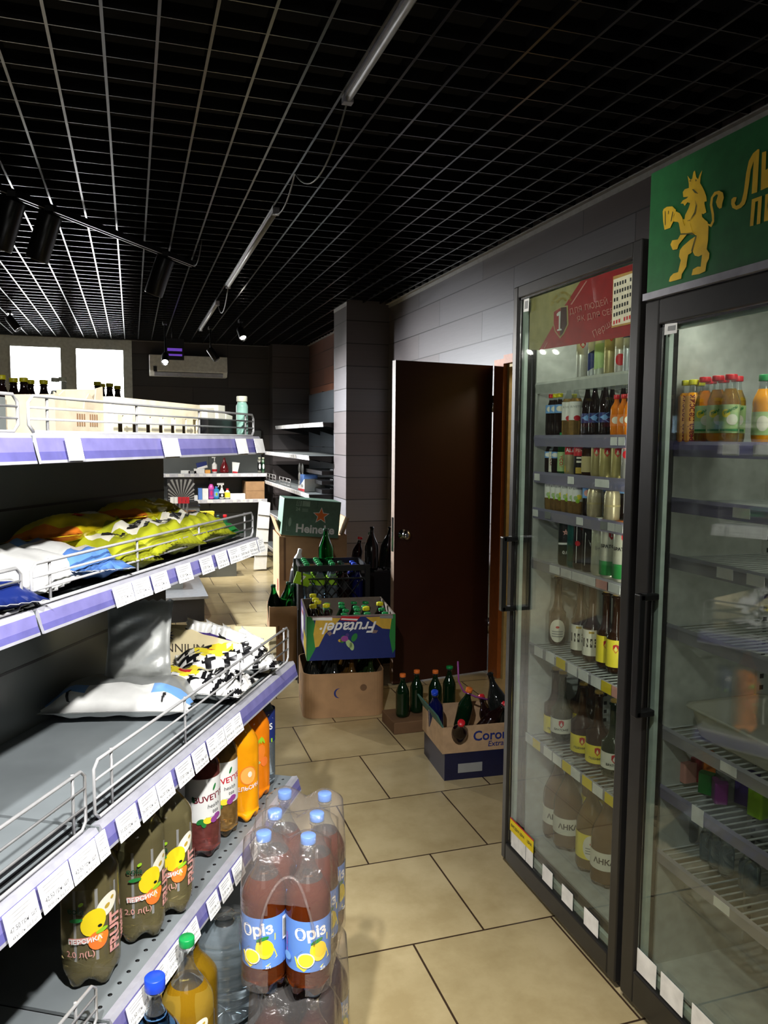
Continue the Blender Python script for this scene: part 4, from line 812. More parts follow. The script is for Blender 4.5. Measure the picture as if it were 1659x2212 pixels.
# a second run of shelving further back, its top shelf crowded with soft drinks
t = thing('store_shelving', 'second shelving run further back whose top shelf carries soft drinks before the window', 'shelving', GM.copy() @ Matrix.Translation((2.4, 2.0, 0)), 'store shelving bays')
se = atw(268, 850, 1.95)[0]
MB(GM).box(1.3, se, 1.84, 2.2, 1.446, 1.452).build('shelf', m_deck, t); MB(GM).box(1.3, se, 2.2, 2.22, .1, 1.5).build('back_panel', m_panel, t); MB(GM).box(1.3, se, 1.825, 1.84, 1.41, 1.456).build('price_rail', m_lilac, t); MB(GM).box(1.3, se, 1.82, 2.2, 0, .12).build('plinth', m_blackmetal, t)
for z in (.42, .78, 1.15): MB(GM).box(1.3, se, 1.86, 2.2, z-.006, z).build('shelf', m_deck, t)
# ------------------------------------------------------------------ refrigerators along the right wall
XF = 1.19                                        # glass plane of both doors
m_fr = M('fridge_frame_black', (34, 33, 32), .32); m_liner = M('fridge_liner_grey', (176, 179, 174), .45); m_gl = FILM('fridge_glass', (238, 242, 238), .02, 1.5, .03, .003)
m_gask = M('gasket_pale', (176, 190, 182), .4); m_strip = FILM('price_strip_clear', (226, 224, 230), .12, 1.5, .05, .3); m_slot = M('slot_dark', (48, 50, 50), .6)
m_wirew = M('white_wire', (150, 154, 152), .35)
def cabinet(y0, y1, h, lab, hand_y, hz, glass, tagsz):
    """y0 is nearer the viewer; glass = (y0, y1, z0, z1)"""
    t = thing('refrigerator', lab, 'refrigerator', (XF+.32, (y0+y1)/2, 0), 'glass door refrigerators'); xb = XF+.72
    b = MB(); b.box(XF+.05, xb, y0, y0+.03, .1, h); b.box(XF+.05, xb, y1-.03, y1, .1, h); b.box(xb-.03, xb, y0+.03, y1-.03, .1, h); b.box(XF+.05, xb-.03, y0+.03, y1-.03, h-.04, h); b.box(XF+.05, xb-.03, y0+.03, y1-.03, .06, .1); b.box(XF+.02, xb, y0+.005, y1-.005, .0, .06); b.build('cabinet', m_fr, t)
    b = MB(); a, c = y0+.03, y1-.03; b.box(XF+.06, xb-.031, a, a+.006, .1, h-.04); b.box(XF+.06, xb-.031, c-.006, c, .1, h-.04); b.box(xb-.037, xb-.031, a+.006, c-.006, .1, h-.04); b.box(XF+.06, xb-.037, a+.006, c-.006, .1, .106); b.box(XF+.06, xb-.037, a+.006, c-.006, h-.046, h-.04)
    for yy, dy in ((c-.006, -1), (a+.006, 1)):
        b.box(XF+.34, XF+.37, min(yy, yy+dy*.008), max(yy, yy+dy*.008), .12, h-.06)
        for i in range(int((h-.3)/.03)): z = .15+.03*i; b.box(XF+.349, XF+.361, min(yy+dy*.008, yy+dy*.0085), max(yy+dy*.008, yy+dy*.0085), z, z+.012, 1)
    b.box(xb-.0375, xb-.037, (a+c)/2-.012, (a+c)/2+.012, .15, h-.1, 1); b.build('liner', [m_liner, m_slot], t)
    g0, g1, gz0, gz1 = glass
    b = MB(); b.box(XF-.012, XF+.045, y0+.002, g0, .03, h-.002 if gz1 > h-.25 else gz1+.06); b.box(XF-.012, XF+.045, g1, y1-.002, .03, h-.002 if gz1 > h-.25 else gz1+.06); b.box(XF-.012, XF+.045, g0, g1, .03, gz0); b.box(XF-.012, XF+.045, g0, g1, gz1, h-.002 if gz1 > h-.25 else gz1+.06)
    d = b.build('door', m_fr, t, bevel=.004)
    MB().box(XF-.002, XF+.004, g0, g1, gz0, gz1).build('glass', m_gl, d)
    b = MB(); b.box(XF+.008, XF+.02, g1-.016, g1, gz0, gz1); b.box(XF+.008, XF+.02, g0, g0+.012, gz0, gz1); b.box(XF+.008, XF+.02, g0+.012, g1-.016, gz1-.014, gz1); b.box(XF+.008, XF+.02, g0+.012, g1-.016, gz0, gz0+.02); b.build('gasket', m_gask, d)
    b = MB(); b.box(XF-.004, XF-.0022, g1-.006, g1, gz0, gz1); b.box(XF-.004, XF-.0022, g0, g1, gz1-.006, gz1); b.build('trim', m_chrome, d)
    if hand_y:
        b = MB(); z0, z1 = hz; b.obox((XF-.05, hand_y, (z0+z1)/2), (.008, 0, 0), (0, .012, 0), (0, 0, (z1-z0)/2)); b.obox((XF-.03, hand_y, z1-.008), (.026, 0, 0), (0, .012, 0), (0, 0, .008)); b.obox((XF-.03, hand_y, z0+.008), (.026, 0, 0), (0, .012, 0), (0, 0, .008)); b.build('handle', m_blackmetal, d, bevel=.003)
    for sy in (y0+.06, y1-.06): MB().lathe([(.022, 0), (.025, .02), (.018, .03)], 12, c=(XF+.06, sy, 0)).build('foot', m_black, t)
    return t, a, c
f1, a1, c1 = cabinet(1.652, 2.322, 1.94, 'tall black glass door refrigerator full of drinks with a red poster across its top', 2.275, (.895, 1.14), (1.69, 2.29, .09, 1.9), ())
f2, a2, c2 = cabinet(.95, 1.632, 2.08, 'nearly empty black glass door refrigerator with green lion sign at the right edge', 1.555, (.79, 1.09), (1.0, 1.578, .118, 1.722), ())
# sign of the second refrigerator
m_sign = M('sign_green', (34, 92, 50), .35); m_gold2 = M('sign_gold', (206, 168, 40), .4); m_line = M('sign_line', (70, 74, 24), .5)
XS = XF-.015
sg = MB(); sg.box(XS, XF+.05, .96, 1.622, 1.802, 2.076); sg = sg.build('header_sign', m_sign, f2, 'green header sign with golden crowned lion'); MB().box(XS-.006, XF+.05, .95, 1.63, 1.784, 1.80).build('header_rail', m_railedge, f2)
def S(px, py): return on(1380+px/5.029, 240+py/5.029, X, XS-.0012)
LION = [[(470,1175),(600,1170),(640,1250),(600,1345),(520,1335),(470,1260)],[(530,700),(560,745),(580,735),(595,660),(610,645),(625,720),(645,740),(662,690),(690,640),(672,720),(665,790),(660,800),(545,800),(540,760)],
 [(545,780),(660,770),(690,820),(715,870),(735,930),(740,980),(715,985),(715,1010),(735,1100),(700,1120),(685,1110),(690,1160),(640,1210),(540,1215),(495,1200),(505,1130),(540,1060),(560,1000),(530,990),(500,1030),(485,1005),(455,1005),(480,970),(520,950),(540,930),(485,935),(480,880),(500,850),(545,835)],
 [(520,1205),(640,1200),(680,1140),(720,1180),(750,1205),(760,1260),(755,1400),(740,1500),(770,1545),(765,1600),(740,1650),(725,1740),(660,1770),(600,1780),(575,1785),(590,1720),(640,1690),(675,1690),(690,1560),(650,1580),(610,1570),(585,1520),(600,1440),(625,1350),(560,1330)],
 [(620,1360),(600,1450),(575,1540),(540,1560),(525,1640),(520,1690),(470,1770),(465,1820),(400,1840),(345,1855),(330,1850),(345,1800),(380,1765),(430,1750),(460,1620),(440,1580),(450,1510),(480,1470),(560,1400)],
 [(590,1320),(540,1325),(460,1330),(440,1220),(430,1205),(375,1200),(400,1085),(450,1110),(478,1160),(485,1210),(500,1245),(560,1215)],
 [(265,1090),(275,1065),(310,1040),(370,1035),(410,1075),(385,1130),(380,1200),(345,1270),(285,1290),(270,1200)],
 [(545,1320),(480,1400),(440,1450),(425,1500),(375,1510),(350,1450),(370,1405),(430,1395),(460,1340)],
 [(752,1235),(795,1262),(826,1200),(825,1120),(805,1020),(815,940),(850,905),(870,910),(845,990),(862,1040),(885,1062),(908,1050),(915,1000),(932,940),(920,885),(880,865),(830,880),(792,940),(780,1020),(800,1130),(805,1190),(785,1232),(755,1222)]]
b = MB(); [b.poly([S(*p)-X*.00025*i for p in pl]) for i, pl in enumerate(LION)]
ln = [[(460,1335),(540,1328),(590,1320),(630,1350),(600,1340),(545,1340),(465,1345)], [(620,960),(632,1020),(615,1100),(570,1180),(530,1195),(565,1190),(625,1115),(642,1030)], [(295,1090),(300,1085),(300,1240),(294,1240)], [(330,1085),(336,1082),(333,1120),(328,1120)], [(378,1090),(384,1095),(362,1200),(356,1200)], [(640,1350),(628,1355),(580,1520),(590,1525)], [(590,850),(610,850),(660,900),(620,890)], [(515,935),(540,935),(520,950)], [(560,760),(580,745),(575,770)], [(625,740),(645,750),(630,770)]]
[b.add([S(*p)-X*.0032 for p in pl], [list(range(len(pl)))], 1) for pl in ln]; b.build('lion_emblem', [m_gold2, m_line], sg)
LT = [[(1310,415),(1300,600),(1285,880),(1225,900),(1238,700),(1248,540),(1215,640),(1195,800),(1170,950),(1150,1010),(1110,1050),(1060,1072),(1015,1050),(1003,1010),(1005,960),(1030,935),(1062,935),(1055,970),(1040,1000),(1055,1030),(1090,1015),(1115,980),(1140,880),(1165,680),(1195,540),(1240,460),(1290,415)],
 [(1340,450),(1385,435),(1378,640),(1440,600),(1490,640),(1480,760),(1440,810),(1325,862)], [(1230,960),(1340,920),(1320,1222),(1282,1232),(1298,975),(1268,985),(1245,1245),(1208,1252)], [(1378,908),(1412,895),(1395,1090),(1440,880),(1480,870),(1460,1180),(1425,1190),(1440,1000),(1405,1190),(1362,1200)]]
b = MB(); [b.poly([S(*p)-X*.00025*i for p in pl]) for i, pl in enumerate(LT)]; b.build('lettering', m_gold2, sg)
# poster stuck inside the first door
XP = XF+.0065
def Q(px, py): return on(1080+px/4.608, 560+py/4.608, X, XP)
m_pred = M('poster_red', (168, 18, 26), .4); m_ptan = M('poster_tan', (176, 166, 112), .5); m_pdark = M('poster_dark_red', (70, 12, 16), .4); m_ptxt = M('poster_print', (214, 150, 140), .5); m_cal = M('calendar_paper', (232, 222, 196), .6); m_calo = M('calendar_orange', (226, 170, 100), .6)
ps = MB(); ps.add([Q(*p) for p in ((300,385),(1400,20),(1370,750),(385,905),(290,900))]+[Q(*p)+X*.001 for p in ((300,385),(1400,20),(1370,750),(385,905),(290,900))], [(0, 1, 2, 3, 4), (9, 8, 7, 6, 5)])
po = tag(ps.build('poster', m_ptan), 'red and tan poster with a shield stuck inside the left refrigerator door', 'poster')
b = MB(); sh = lambda L, m, k: b.add([Q(*p)-X*(.0006*k) for p in L], [list(range(len(L)))], m)
sh([(805,218),(1400,20),(1370,750),(390,905),(640,470)], 0, 1); sh([(860,215),(875,212),(720,450),(705,452)], 1, 2); sh([(470,830),(480,828),(450,885),(440,887)], 1, 2)
sh([(530,520),(605,470),(680,460),(685,650),(640,745),(600,790),(550,720),(530,640)], 4, 2); sh([(542,525),(608,485),(600,770),(556,710),(540,640)], 0, 3); sh([(610,482),(668,475),(672,650),(632,735),(604,770)], 2, 3)
sh([(572,545),(590,525),(612,515),(606,690),(622,695),(620,708),(575,715),(577,700),(592,695),(594,560),(574,568)], 5, 4)
for s_, x, y, sz, an, k in (('ДЛЯ ЛЮДЕЙ -', 905, 470, 78, -.22, 1), ('ЯК ДЛЯ СЕБЕ', 975, 555, 78, -.19, 1), ('Перша', 1030, 690, 90, -.5, 1)):
    vs, fs = text(s_, sz, 0, .2 if s_ == 'Перша' else 0); b.add([Q(x+tx*math.cos(an)*.80+ty*math.sin(an), y+tx*math.sin(an)-ty*math.cos(an))-X*.0015 for tx, ty, _ in vs], fs, 1)
for st, rr, sz in (('ПЕРША ПРИВАТНА', 118, 34), ('БРОВАРНЯ', 62, 32)):
    n = len(st)
    for i, chh in enumerate(st):
        if chh == ' ': continue
        a = math.pi*.93-(math.pi*.86)*i/(n-1); a = a if rr > 80 else math.pi*.8-(math.pi*.6)*i/(n-1); vs, fs = text(chh, sz); cx_, cy_ = 615+rr*math.cos(a)*.78, 455-rr*math.sin(a); an = math.pi/2-a
        b.add([Q(cx_+tx*math.cos(an)*.8+ty*math.sin(an), cy_+tx*math.sin(an)-ty*math.cos(an)-.25*(cx_-615))-X*.0015 for tx, ty, _ in vs], fs, 3)
b.build('print', [m_pred, m_ptxt, m_pdark, P_['gold'], P_['tan'], P_['white']], po)
cal = MB(); Lc = [(1135,172),(1358,105),(1350,635),(1118,685)]; cal.add([Q(*p)-X*.0024 for p in Lc], [(0, 1, 2, 3)]); cal.add([Q(*p)-X*.002 for p in Lc], [(3, 2, 1, 0)]); cal = tag(cal.build('wall_calendar', m_calo), 'cream calendar sheet taped over the right half of the red poster', 'calendar')
b = MB(); b.add([Q(*p)-X*.003 for p in ((1140,205),(1340,135),(1330,620),(1124,665))], [(0, 1, 2, 3)])
for r_ in range(6):
    for c_ in range(7):
        if (r_*7+c_) % 11 == 5: continue
        x, y = 1150+c_*26-r_*2, 240+r_*75-c_*9; b.add([Q(*p)-X*.0036 for p in ((x, y), (x+15, y-5), (x+14, y+32), (x-1, y+37))], [(0, 1, 2, 3)], 1 if r_ < 5 else 2)
b.build('dates', [m_cal, m_ink, P_['red']], cal)
b = MB(); b.add([on(*p, X, XF-.005) for p in ((1132,647),(1143,644),(1142,672),(1131,674))], [(0, 1, 2, 3)]); b.add([on(*p, X, XF-.0054) for p in ((1134,651),(1141,649),(1140,666),(1133,668))], [(0, 1, 2, 3)], 1); b.build('sticker', [m_paper, P_['grey']], f1)
b = MB(); b.add([on(*p, X, XF-.005) for p in ((1436,700),(1463,697),(1462,719),(1435,724))], [(0, 1, 2, 3)]); b.add([on(*p, X, XF-.0054) for p in ((1443,705),(1460,702),(1459,713),(1442,715))], [(0, 1, 2, 3)], 1); b.build('sticker', [m_paper, P_['grey']], f2)
# shelves
def fshelf(t, a, c, z, tags, tint=None, xf=1.248, deep=.62, thick=.012):
    b = MB(); n = 26
    for i in range(n+1): y = a+.008+(c-a-.016)*i/n; b.tube([(xf+.012, y, z-.006), (XF+deep, y, z-.006)], .0026, 5)
    for x in (xf+.012, XF+.35, XF+deep): b.tube([(x, a+.008, z-.009), (x, c-.008, z-.009)], .0036, 6)
    s = b.build('shelf', m_wirew, t)
    MB().obox((xf, (a+c)/2, z-.012), (.002, 0, .004), (0, (c-a)/2-.008, 0), (-.002, 0, .014)).build('price_strip', tint or m_strip, s)
    for (y, w, h_, col) in tags: MB().obox((xf-.0035, y, z-.012), (.0006, 0, 0), (0, w/2, 0), (0, 0, h_/2)).build('price_tag', col, s)
    return s
m_lil2 = FILM('fridge_strip_lilac', (206, 202, 226), .12, 1.5, .05, .28)
def yat(px, py, x=1.248): return on(px, py, X, x).y
W_, Ye, Rd, Gy = m_paper, P_['yellow'], P_['rose'], P_['grey']
def tg(L, w=.035, h=.022): return [(yat(x, y), w, h, c) for x, y, c in L]
FS = {'top': 1.630, 'A': 1.462, 'B': 1.345, 'C': 1.228, 'D': 1.062, 'E': .778, 'F': .468}
fshelf(f1, a1, c1, FS['top'], [], m_liner)
fshelf(f1, a1, c1, FS['A'], tg([(1328, 957, W_), (1345, 957, W_)], .03), m_lil2); fshelf(f1, a1, c1, FS['B'], tg([(1138, 1032, W_), (1162, 1034, W_), (1235, 1040, W_), (1295, 1045, W_), (1310, 1045, W_)], .034), m_lil2); fshelf(f1, a1, c1, FS['C'], tg([(1158, 1118, W_), (1185, 1121, Gy), (1254, 1128, W_), (1307, 1132, Gy), (1323, 1133, W_), (1340, 1134, W_)], .034), m_lil2)
fshelf(f1, a1, c1, FS['D'], tg([(1200, 1228, W_), (1225, 1236, W_), (1250, 1242, W_), (1275, 1250, W_), (1303, 1258, Rd), (1328, 1265, W_)], .06, .024)); fshelf(f1, a1, c1, FS['E'], tg([(1165, 1412, W_), (1190, 1424, W_), (1213, 1437, Ye), (1238, 1450, W_), (1262, 1462, W_), (1290, 1475, W_), (1312, 1487, Ye), (1335, 1497, Rd)], .052, .03))
fshelf(f1, a1, c1, FS['F'], tg([(1145, 1606, W_), (1160, 1618, Ye), (1185, 1636, W_), (1205, 1650, W_), (1226, 1664, Ye), (1245, 1677, W_), (1270, 1694, Ye), (1293, 1709, W_), (1320, 1727, Ye)], .05, .03))
# stickers along the foot of both doors
def foot(t, L, z): 
    for y, w, h_, c in L: MB().obox((XF-.0046, y, z+h_/2), (.0006, 0, 0), (0, w/2, 0), (0, 0, h_/2)).build('price_tag', c, t)
foot(f1, [(2.235, .05, .05, W_), (2.185, .046, .05, W_), (2.135, .045, .05, W_), (2.02, .06, .05, W_), (1.905, .06, .05, W_), (1.78, .07, .05, W_)], .095)
for y, st in ((2.215, 'ВИГІДНА ЦІНА'), (2.135, 'ЦІНА')):
    w = .11 if len(st) > 5 else .05; b = MB(); b.obox((XF-.0052, y, .166), (.0006, 0, 0), (0, w/2, 0), (0, 0, .02)); b.obox((XF-.0050, y, .187), (.0006, 0, 0), (0, w/2, 0), (0, 0, .003), 1); put_text(b, st, .0125, (XF-.0058, y, .167), (0, -1, 0), (0, 0, 1), 2, .0005, .03); b.build('promo_sticker', [Ye, P_['red'], m_ink], f1)
foot(f2, [(1.535, .075, .06, W_), (1.44, .08, .06, W_), (1.33, .08, .06, W_)], .122)
F2S = {'u': 1.445, 'm': 1.31, 'l': 1.172, 'x': .74, 'y': .42}
for k, z in F2S.items(): fshelf(f2, a2, c2, z, [(1.40+.0-.09*i, .05, .024, W_) for i in range(3)] if k in 'ul' else [(1.36, .05, .022, W_)], m_lil2 if k in 'um' else m_strip, deep=.6)
fshelf(f2, a2, c2, 1.0, [], m_strip, deep=.6)
# ------------------------------------------------------------------ stock of the first refrigerator
SHN = {'top': 'under the red poster', 'A': 'on left fridge second shelf', 'B': 'on left fridge third shelf', 'C': 'on left fridge fourth shelf', 'D': 'on left fridge fifth shelf', 'E': 'on left fridge sixth shelf', 'F': 'on left fridge seventh shelf', 'G': 'on left fridge floor'}
def can(key, r, h, col, draw, topc=None):
    b = MB(); b.lathe([(r*.8, 0), (r*.93, .004), (r, .012), (r, h-.014), (r*.84, h-.002), (r*.82, h), (r*.78, h-.003), (.001, h-.003)], 20); d = {'body': b.mesh(key, [M('can_'+key, col, .3, .4)])}
    l = MB(); w = Wrap(l, r); draw(w, .02, h-.02); d['label'] = l.mesh(key+'l', PMATS)
    if topc: c = MB(); c.lathe([(r*.86, h), (r*.84, h+.004), (.001, h+.004)], 18); d['lid'] = c.mesh(key+'t', [topc])
    BOT[key] = d
can('c_one_w', 0.018, .16, (206, 206, 200), d_one()); can('c_blue_w', 0.016, .165, (200, 204, 206), lambda w, a, b: (w.quad(-.02, a, .02, a+.05, 'navy', .02), w.quad(-.016, b-.035, .016, b-.005, 'navy')))
can('c_green_w', 0.017, .165, (204, 210, 196), lambda w, a, b: w.quad(-.03, a, .03, a+.07, 'palegreen', .01)); can('c_tan_one', 0.019, .165, (178, 166, 118), d_one()); can('c_red_w', 0.018, .165, (204, 200, 194), lambda w, a, b: (w.ell(0, a+.02, .014, .016, 'red'), w.quad(-.018, b-.03, .018, b-.008, 'rose')))
can('c_navy_w', 0.016, .165, (190, 194, 200), lambda w, a, b: (w.quad(-.02, b-.05, .02, b-.01, 'navy'), w.text('MAX', .012, 0, b-.03, 'white')))
can('c_ale', 0.018, .118, (178, 166, 128), lambda w, a, b: (w.quad(-.02, b-.035, .014, b-.008, 'red'), w.text('ALE', .016, -.002, b-.022, 'white'), w.pts([(-.02, a-.01), (-.004, a-.01), (-.02, a+.012)], 'gold')))
can('c_pink', 0.018, .118, (30, 24, 24), lambda w, a, b: (w.quad(-.03, b-.038, .03, b-.006, 'red'), w.text('PINK', .015, 0, b-.022, 'rose'), w.quad(-.012, a+.02, .016, a+.026, 'cream'), w.quad(-.012, a+.032, .016, a+.037, 'cream'), w.quad(-.014, a-.012, .006, a+.006, 'gold')))
can('c_yel_one', 0.019, .118, (186, 172, 110), d_one()); can('c_greyred', 0.019, .118, (164, 160, 156), lambda w, a, b: (w.ell(0, (a+b)/2+.01, .017, .012, 'red'), w.quad(-.02, b-.014, .02, b-.008, 'rose')))
can('c_star', 0.026, .155, (14, 44, 30), lambda w, a, b: (w.ell(0, b-.034, .026, .03, 'black'), w.pts([(x*.011, b-.03+y*.011) for x, y in star(0, 0, 1, .42)], 'rose'), w.quad(-.026, b-.07, .026, b-.064, 'white', .004), w.text('0.0', .014, 0, a+.022, 'white')))
can('c_tealcan', 0.022, .155, (16, 92, 86), lambda w, a, b: w.quad(-.02, a, .02, a+.05, 'dgreen')); can('c_sail', 0.022, .155, (28, 22, 24), lambda w, a, b: (w.pts([(-.016, a), (.02, a), (.02, b-.06), (.004, b-.02), (-.016, b)], 'white'), w.pts([(.004, b-.02), (-.016, b), (.0, b-.01), (.02, b-.04), (.02, b-.066)], 'red'), w.ell(-.012, a+.06, .008, .008, 'red')))
can('c_blackw', 0.022, .16, (20, 18, 18), lambda w, a, b: (w.pts([(-.014, a), (.018, a), (.018, b-.06), (.0, b-.05), (-.014, b-.02)], 'white'), w.text('SCH', .012, .002, a+.05, 'black')))
can('c_pale', 0.026, .17, (206, 206, 180), lambda w, a, b: (w.ell(.004, b-.01, .007, .005, 'black'), w.text('light', .016, 0, a+.06, 'grey'))); can('c_bratske', 0.028, .165, (206, 204, 186), lambda w, a, b: (d_one()(w, a+.06, b), w.text('БРАТСЬКЕ', .0125, 0, a+.072, 'black', .03), w.quad(-.05, a-.01, .05, a+.03, 'green')), m_jamb)
can('c_cup', 0.022, .085, (190, 176, 142), lambda w, a, b: w.quad(-.03, a+.02, .03, a+.025, 'tan')); can('c_redsm', 0.016, .085, (170, 24, 30), lambda w, a, b: w.quad(-.02, a, .02, a+.012, 'white'))
KN = {'f_cola': 'small dark cola bottle with yellow cap', 'f_blue': 'small yellow capped blue label bottle', 'f_bluer': 'small red capped blue label bottle', 'f_tea': 'small pale tea bottle with white label', 'f_red': 'short orange drink bottle with red cap', 'f_moji': 'slim pale green bottle with vertical lettering', 'f_voda': 'thin white vial with vertical red lettering', 'f_green': 'small green bottle with pale label', 'f_darkor': 'small dark bottle with orange cap', 'f_yog': 'white sleeved tea bottle with pink cap', 'f_red2': 'dark bottle with red cap and blue label', 'f_ship': 'stubby brown bottle with tan label', 'f_beer': 'brown beer bottle with black and cream label', 'f_beer_y': 'brown beer bottle with yellow label', 'f_beer_o': 'brown beer bottle with oval cream label', 'f_low': 'brown beer bottle with square yellow label', 'f_lowc': 'dark green beer bottle with cream shield label', 'f_keg': 'big brown plastic beer bottle with cream label', 'f_kegy': 'big brown plastic beer bottle with yellow label', 'c_one_w': 'tall white can with red shield', 'c_blue_w': 'tall white can with blue foot', 'c_green_w': 'tall white can with pale green foot', 'c_tan_one': 'tall tan can with red shield', 'c_red_w': 'tall white can with red oval', 'c_navy_w': 'tall grey can with navy square', 'c_ale': 'tan can with red block', 'c_pink': 'black can with red band', 'c_yel_one': 'yellowish can with red shield', 'c_greyred': 'grey can with red oval', 'c_star': 'black green can with a star', 'c_tealcan': 'teal can', 'c_sail': 'dark can with red and white sail shape', 'c_blackw': 'black can with white panel', 'c_pale': 'pale cream can', 'c_bratske': 'white can with red shield and green foot', 'c_cup': 'tan paper cup', 'c_redsm': 'small red can'}
CNT = {}
STOCK = [('top', 1.275, [(1228, 'c_one_w'), (1258, 'c_blue_w'), (1277, 'c_green_w'), (1303, 'c_tan_one'), (1328, 'c_red_w'), (1346, 'c_navy_w'), (1368, 'c_blue_w')]),
 ('A', 1.275, [(1139, 'f_bluer'), (1152, 'f_blue'), (1167, 'f_blue'), (1193, 'f_tea'), (1214, 'f_tea'), (1246, 'f_cola'), (1266, 'f_cola'), (1293, 'f_cola'), (1321, 'f_red'), (1338, 'f_red'), (1352, 'f_red'), (1365, 'f_moji')]),
 ('A', 1.335, [(1174, 'f_blue'), (1233, 'f_tea'), (1256, 'f_cola'), (1279, 'f_cola'), (1307, 'f_cola'), (1322, 'f_cola')]),
 ('B', 1.275, [(1136, 'f_darkor'), (1147, 'f_voda'), (1158, 'f_darkor'), (1177, 'f_green'), (1203, 'c_ale'), (1230, 'c_pink'), (1253, 'f_ship'), (1277, 'c_tan2'), (1300, 'c_yel_one'), (1329, 'c_yel_one'), (1353, 'c_greyred')]),
 ('C', 1.275, [(1143, 'f_yog'), (1160, 'f_yog'), (1175, 'f_yog'), (1194, 'f_yog'), (1214, 'f_yog'), (1227, 'f_yog'), (1256, 'f_red2'), (1274, 'c_cup'), (1318, 'c_cup')]),
 ('C', 1.335, [(1132, 'f_blue'), (1152, 'f_blue'), (1238, 'f_yog'), (1246, 'c_redsm'), (1280, 'f_blue'), (1292, 'f_blue'), (1304, 'f_blue'), (1316, 'f_blue')]),
 ('D', 1.29, [(1190, 'c_star'), (1213, 'c_tealcan'), (1231, 'c_sail'), (1256, 'c_blackw'), (1285, 'c_pale'), (1310, 'c_bratske'), (1342, 'c_bratske')]),
 ('E', 1.33, [(1197, 'f_beer_o'), (1252, 'f_beer'), (1278, 'f_beer'), (1309, 'f_beer_y'), (1331, 'f_beer_y')]), ('E', 1.42, [(1178, 'f_beer_o'), (1216, 'f_beer')]),
 ('F', 1.33, [(1179, 'f_low'), (1213, 'f_lowc'), (1258, 'f_low'), (1292, 'f_low'), (1327, 'f_lowc')]), ('F', 1.43, [(1236, 'f_low'), (1275, 'f_low')]),
 ('G', 1.35, [(1157, 'f_keg'), (1226, 'f_keg'), (1278, 'f_kegy'), (1312, 'f_keg')]), ('G', 1.50, [(1190, 'f_keg'), (1245, 'f_kegy')])]
BOT['c_tan2'] = dict(BOT['c_ale']); KN['c_tan2'] = 'tan can with red shield panel'; can('c_tan2', 0.018, .118, (174, 160, 108), d_one())
FS['G'] = .118; allr = []
for sh_, x, L in STOCK:
    for px, k in L:
        y = on(px, 1106+ (FS[sh_]-1.2)*-620, X, x).y if sh_ not in ('A', 'B', 'C', 'top', 'D') else 2.255+(px-1134)*(1.80-2.255)/(1366-1134)+(x-1.30)*.5; allr.append((sh_, k, x, y))
for sh_, k in sorted(set((a_[0], a_[1]) for a_ in allr)):
    L = sorted([a_ for a_ in allr if a_[0] == sh_ and a_[1] == k], key=lambda q: -q[3])
    for i, (_, _, x, y) in enumerate(L):
        lab = KN[k]+' '+SHN[sh_]
        if len(L) > 1: lab = KN[k]+' '+SHN[sh_]+', '+ORD[i]+' from left'
        y = min(c1-.012-.03, max(a1+.04, y)); bottle(k, (x, y, FS[sh_]+.0005 if sh_ != 'G' else .1065), lab, 'drinks in the left refrigerator', math.atan2(CAM.x-x, y)+rnd.uniform(-.15, .15), name='can' if k[:2] == 'c_' and k != 'c_cup' else ('paper_cup' if k == 'c_cup' else 'bottle'), cat='can' if k[:2] == 'c_' and k != 'c_cup' else ('cup' if k == 'c_cup' else 'bottle'))
# ------------------------------------------------------------------ stock of the second refrigerator
ROW2 = [('f_peach', 1.262, [1474, 1494], 'orange peach drink with yellow cap in the right refrigerator'), ('f_peach', 1.30, [1492, 1508], 'orange peach drink with yellow cap in the right refrigerator, rear row'), ('f_lem', 1.275, [1518, 1546, 1574], 'yellow lemonade with red cap in the right refrigerator, front row'), ('f_lem', 1.325, [1531, 1558, 1587], 'yellow lemonade with red cap in the right refrigerator, rear row'), ('f_lem_o', 1.3, [1646], 'orange drink with pale green cap at the right frame edge in the right refrigerator')]
for k, x, L, lab in ROW2:
    for i, px in enumerate(L):
        y = min(1.575, on(px, 940, X, x).y); bottle(k, (x, y, F2S['u']+.0005), lab+(', '+ORD[i]+' from left' if len(L) > 1 else ''), 'soft drinks in the right refrigerator', math.atan2(CAM.x-x, y))
for k, x, L, z, lab in (('f_small', 1.36, [1476, 1496], 'y', 'small clear bottle with white cap low in the right refrigerator, left pair'), ('f_small', 1.33, [1529, 1548], 'y', 'small clear bottle with white cap low in the right refrigerator, right pair'), ('f_smallb', 1.33, [1574, 1620, 1632], 'y', 'small clear bottle with blue cap low in the right refrigerator')):
    for i, px in enumerate(L):
        y = on(px, 1760, X, x).y; bottle(k, (x, y, F2S[z]+.0005), lab+', '+ORD[i]+' from left', 'small bottles low in the right refrigerator', 0)
m_tub = FILM('clear_tub_plastic', (230, 228, 214), .15, 1.5, .06, .35)
def tub(x0, x1, y0, y1, z0, z1):
    b = MB(); n = 6; rg = []
    for f_, z in ((.86, z0), (.88, z0+.004), (.97, z1-.01), (1.0, z1-.006), (1.05, z1-.004), (1.05, z1), (1.0, z1)):
        cx, cy, hx, hy = (x0+x1)/2, (y0+y1)/2, (x1-x0)/2*f_, (y1-y0)/2*f_; r = .035; ol = []
        for sx, sy, a0 in ((1, 1, 0), (-1, 1, 90), (-1, -1, 180), (1, -1, 270)):
            for i in range(n+1): a = R(a0+90*i/n); ol.append((cx+sx*(hx-r)+r*math.cos(a), cy+sy*(hy-r)+r*math.sin(a), z))
        rg.append(ol)
    m = len(rg[0]); b.add([p for q in rg for p in q], [[i*m+k, i*m+(k+1) % m, (i+1)*m+(k+1) % m, (i+1)*m+k] for i in range(len(rg)-1) for k in range(m)]+[list(range(m))[::-1]], 0, True); return b
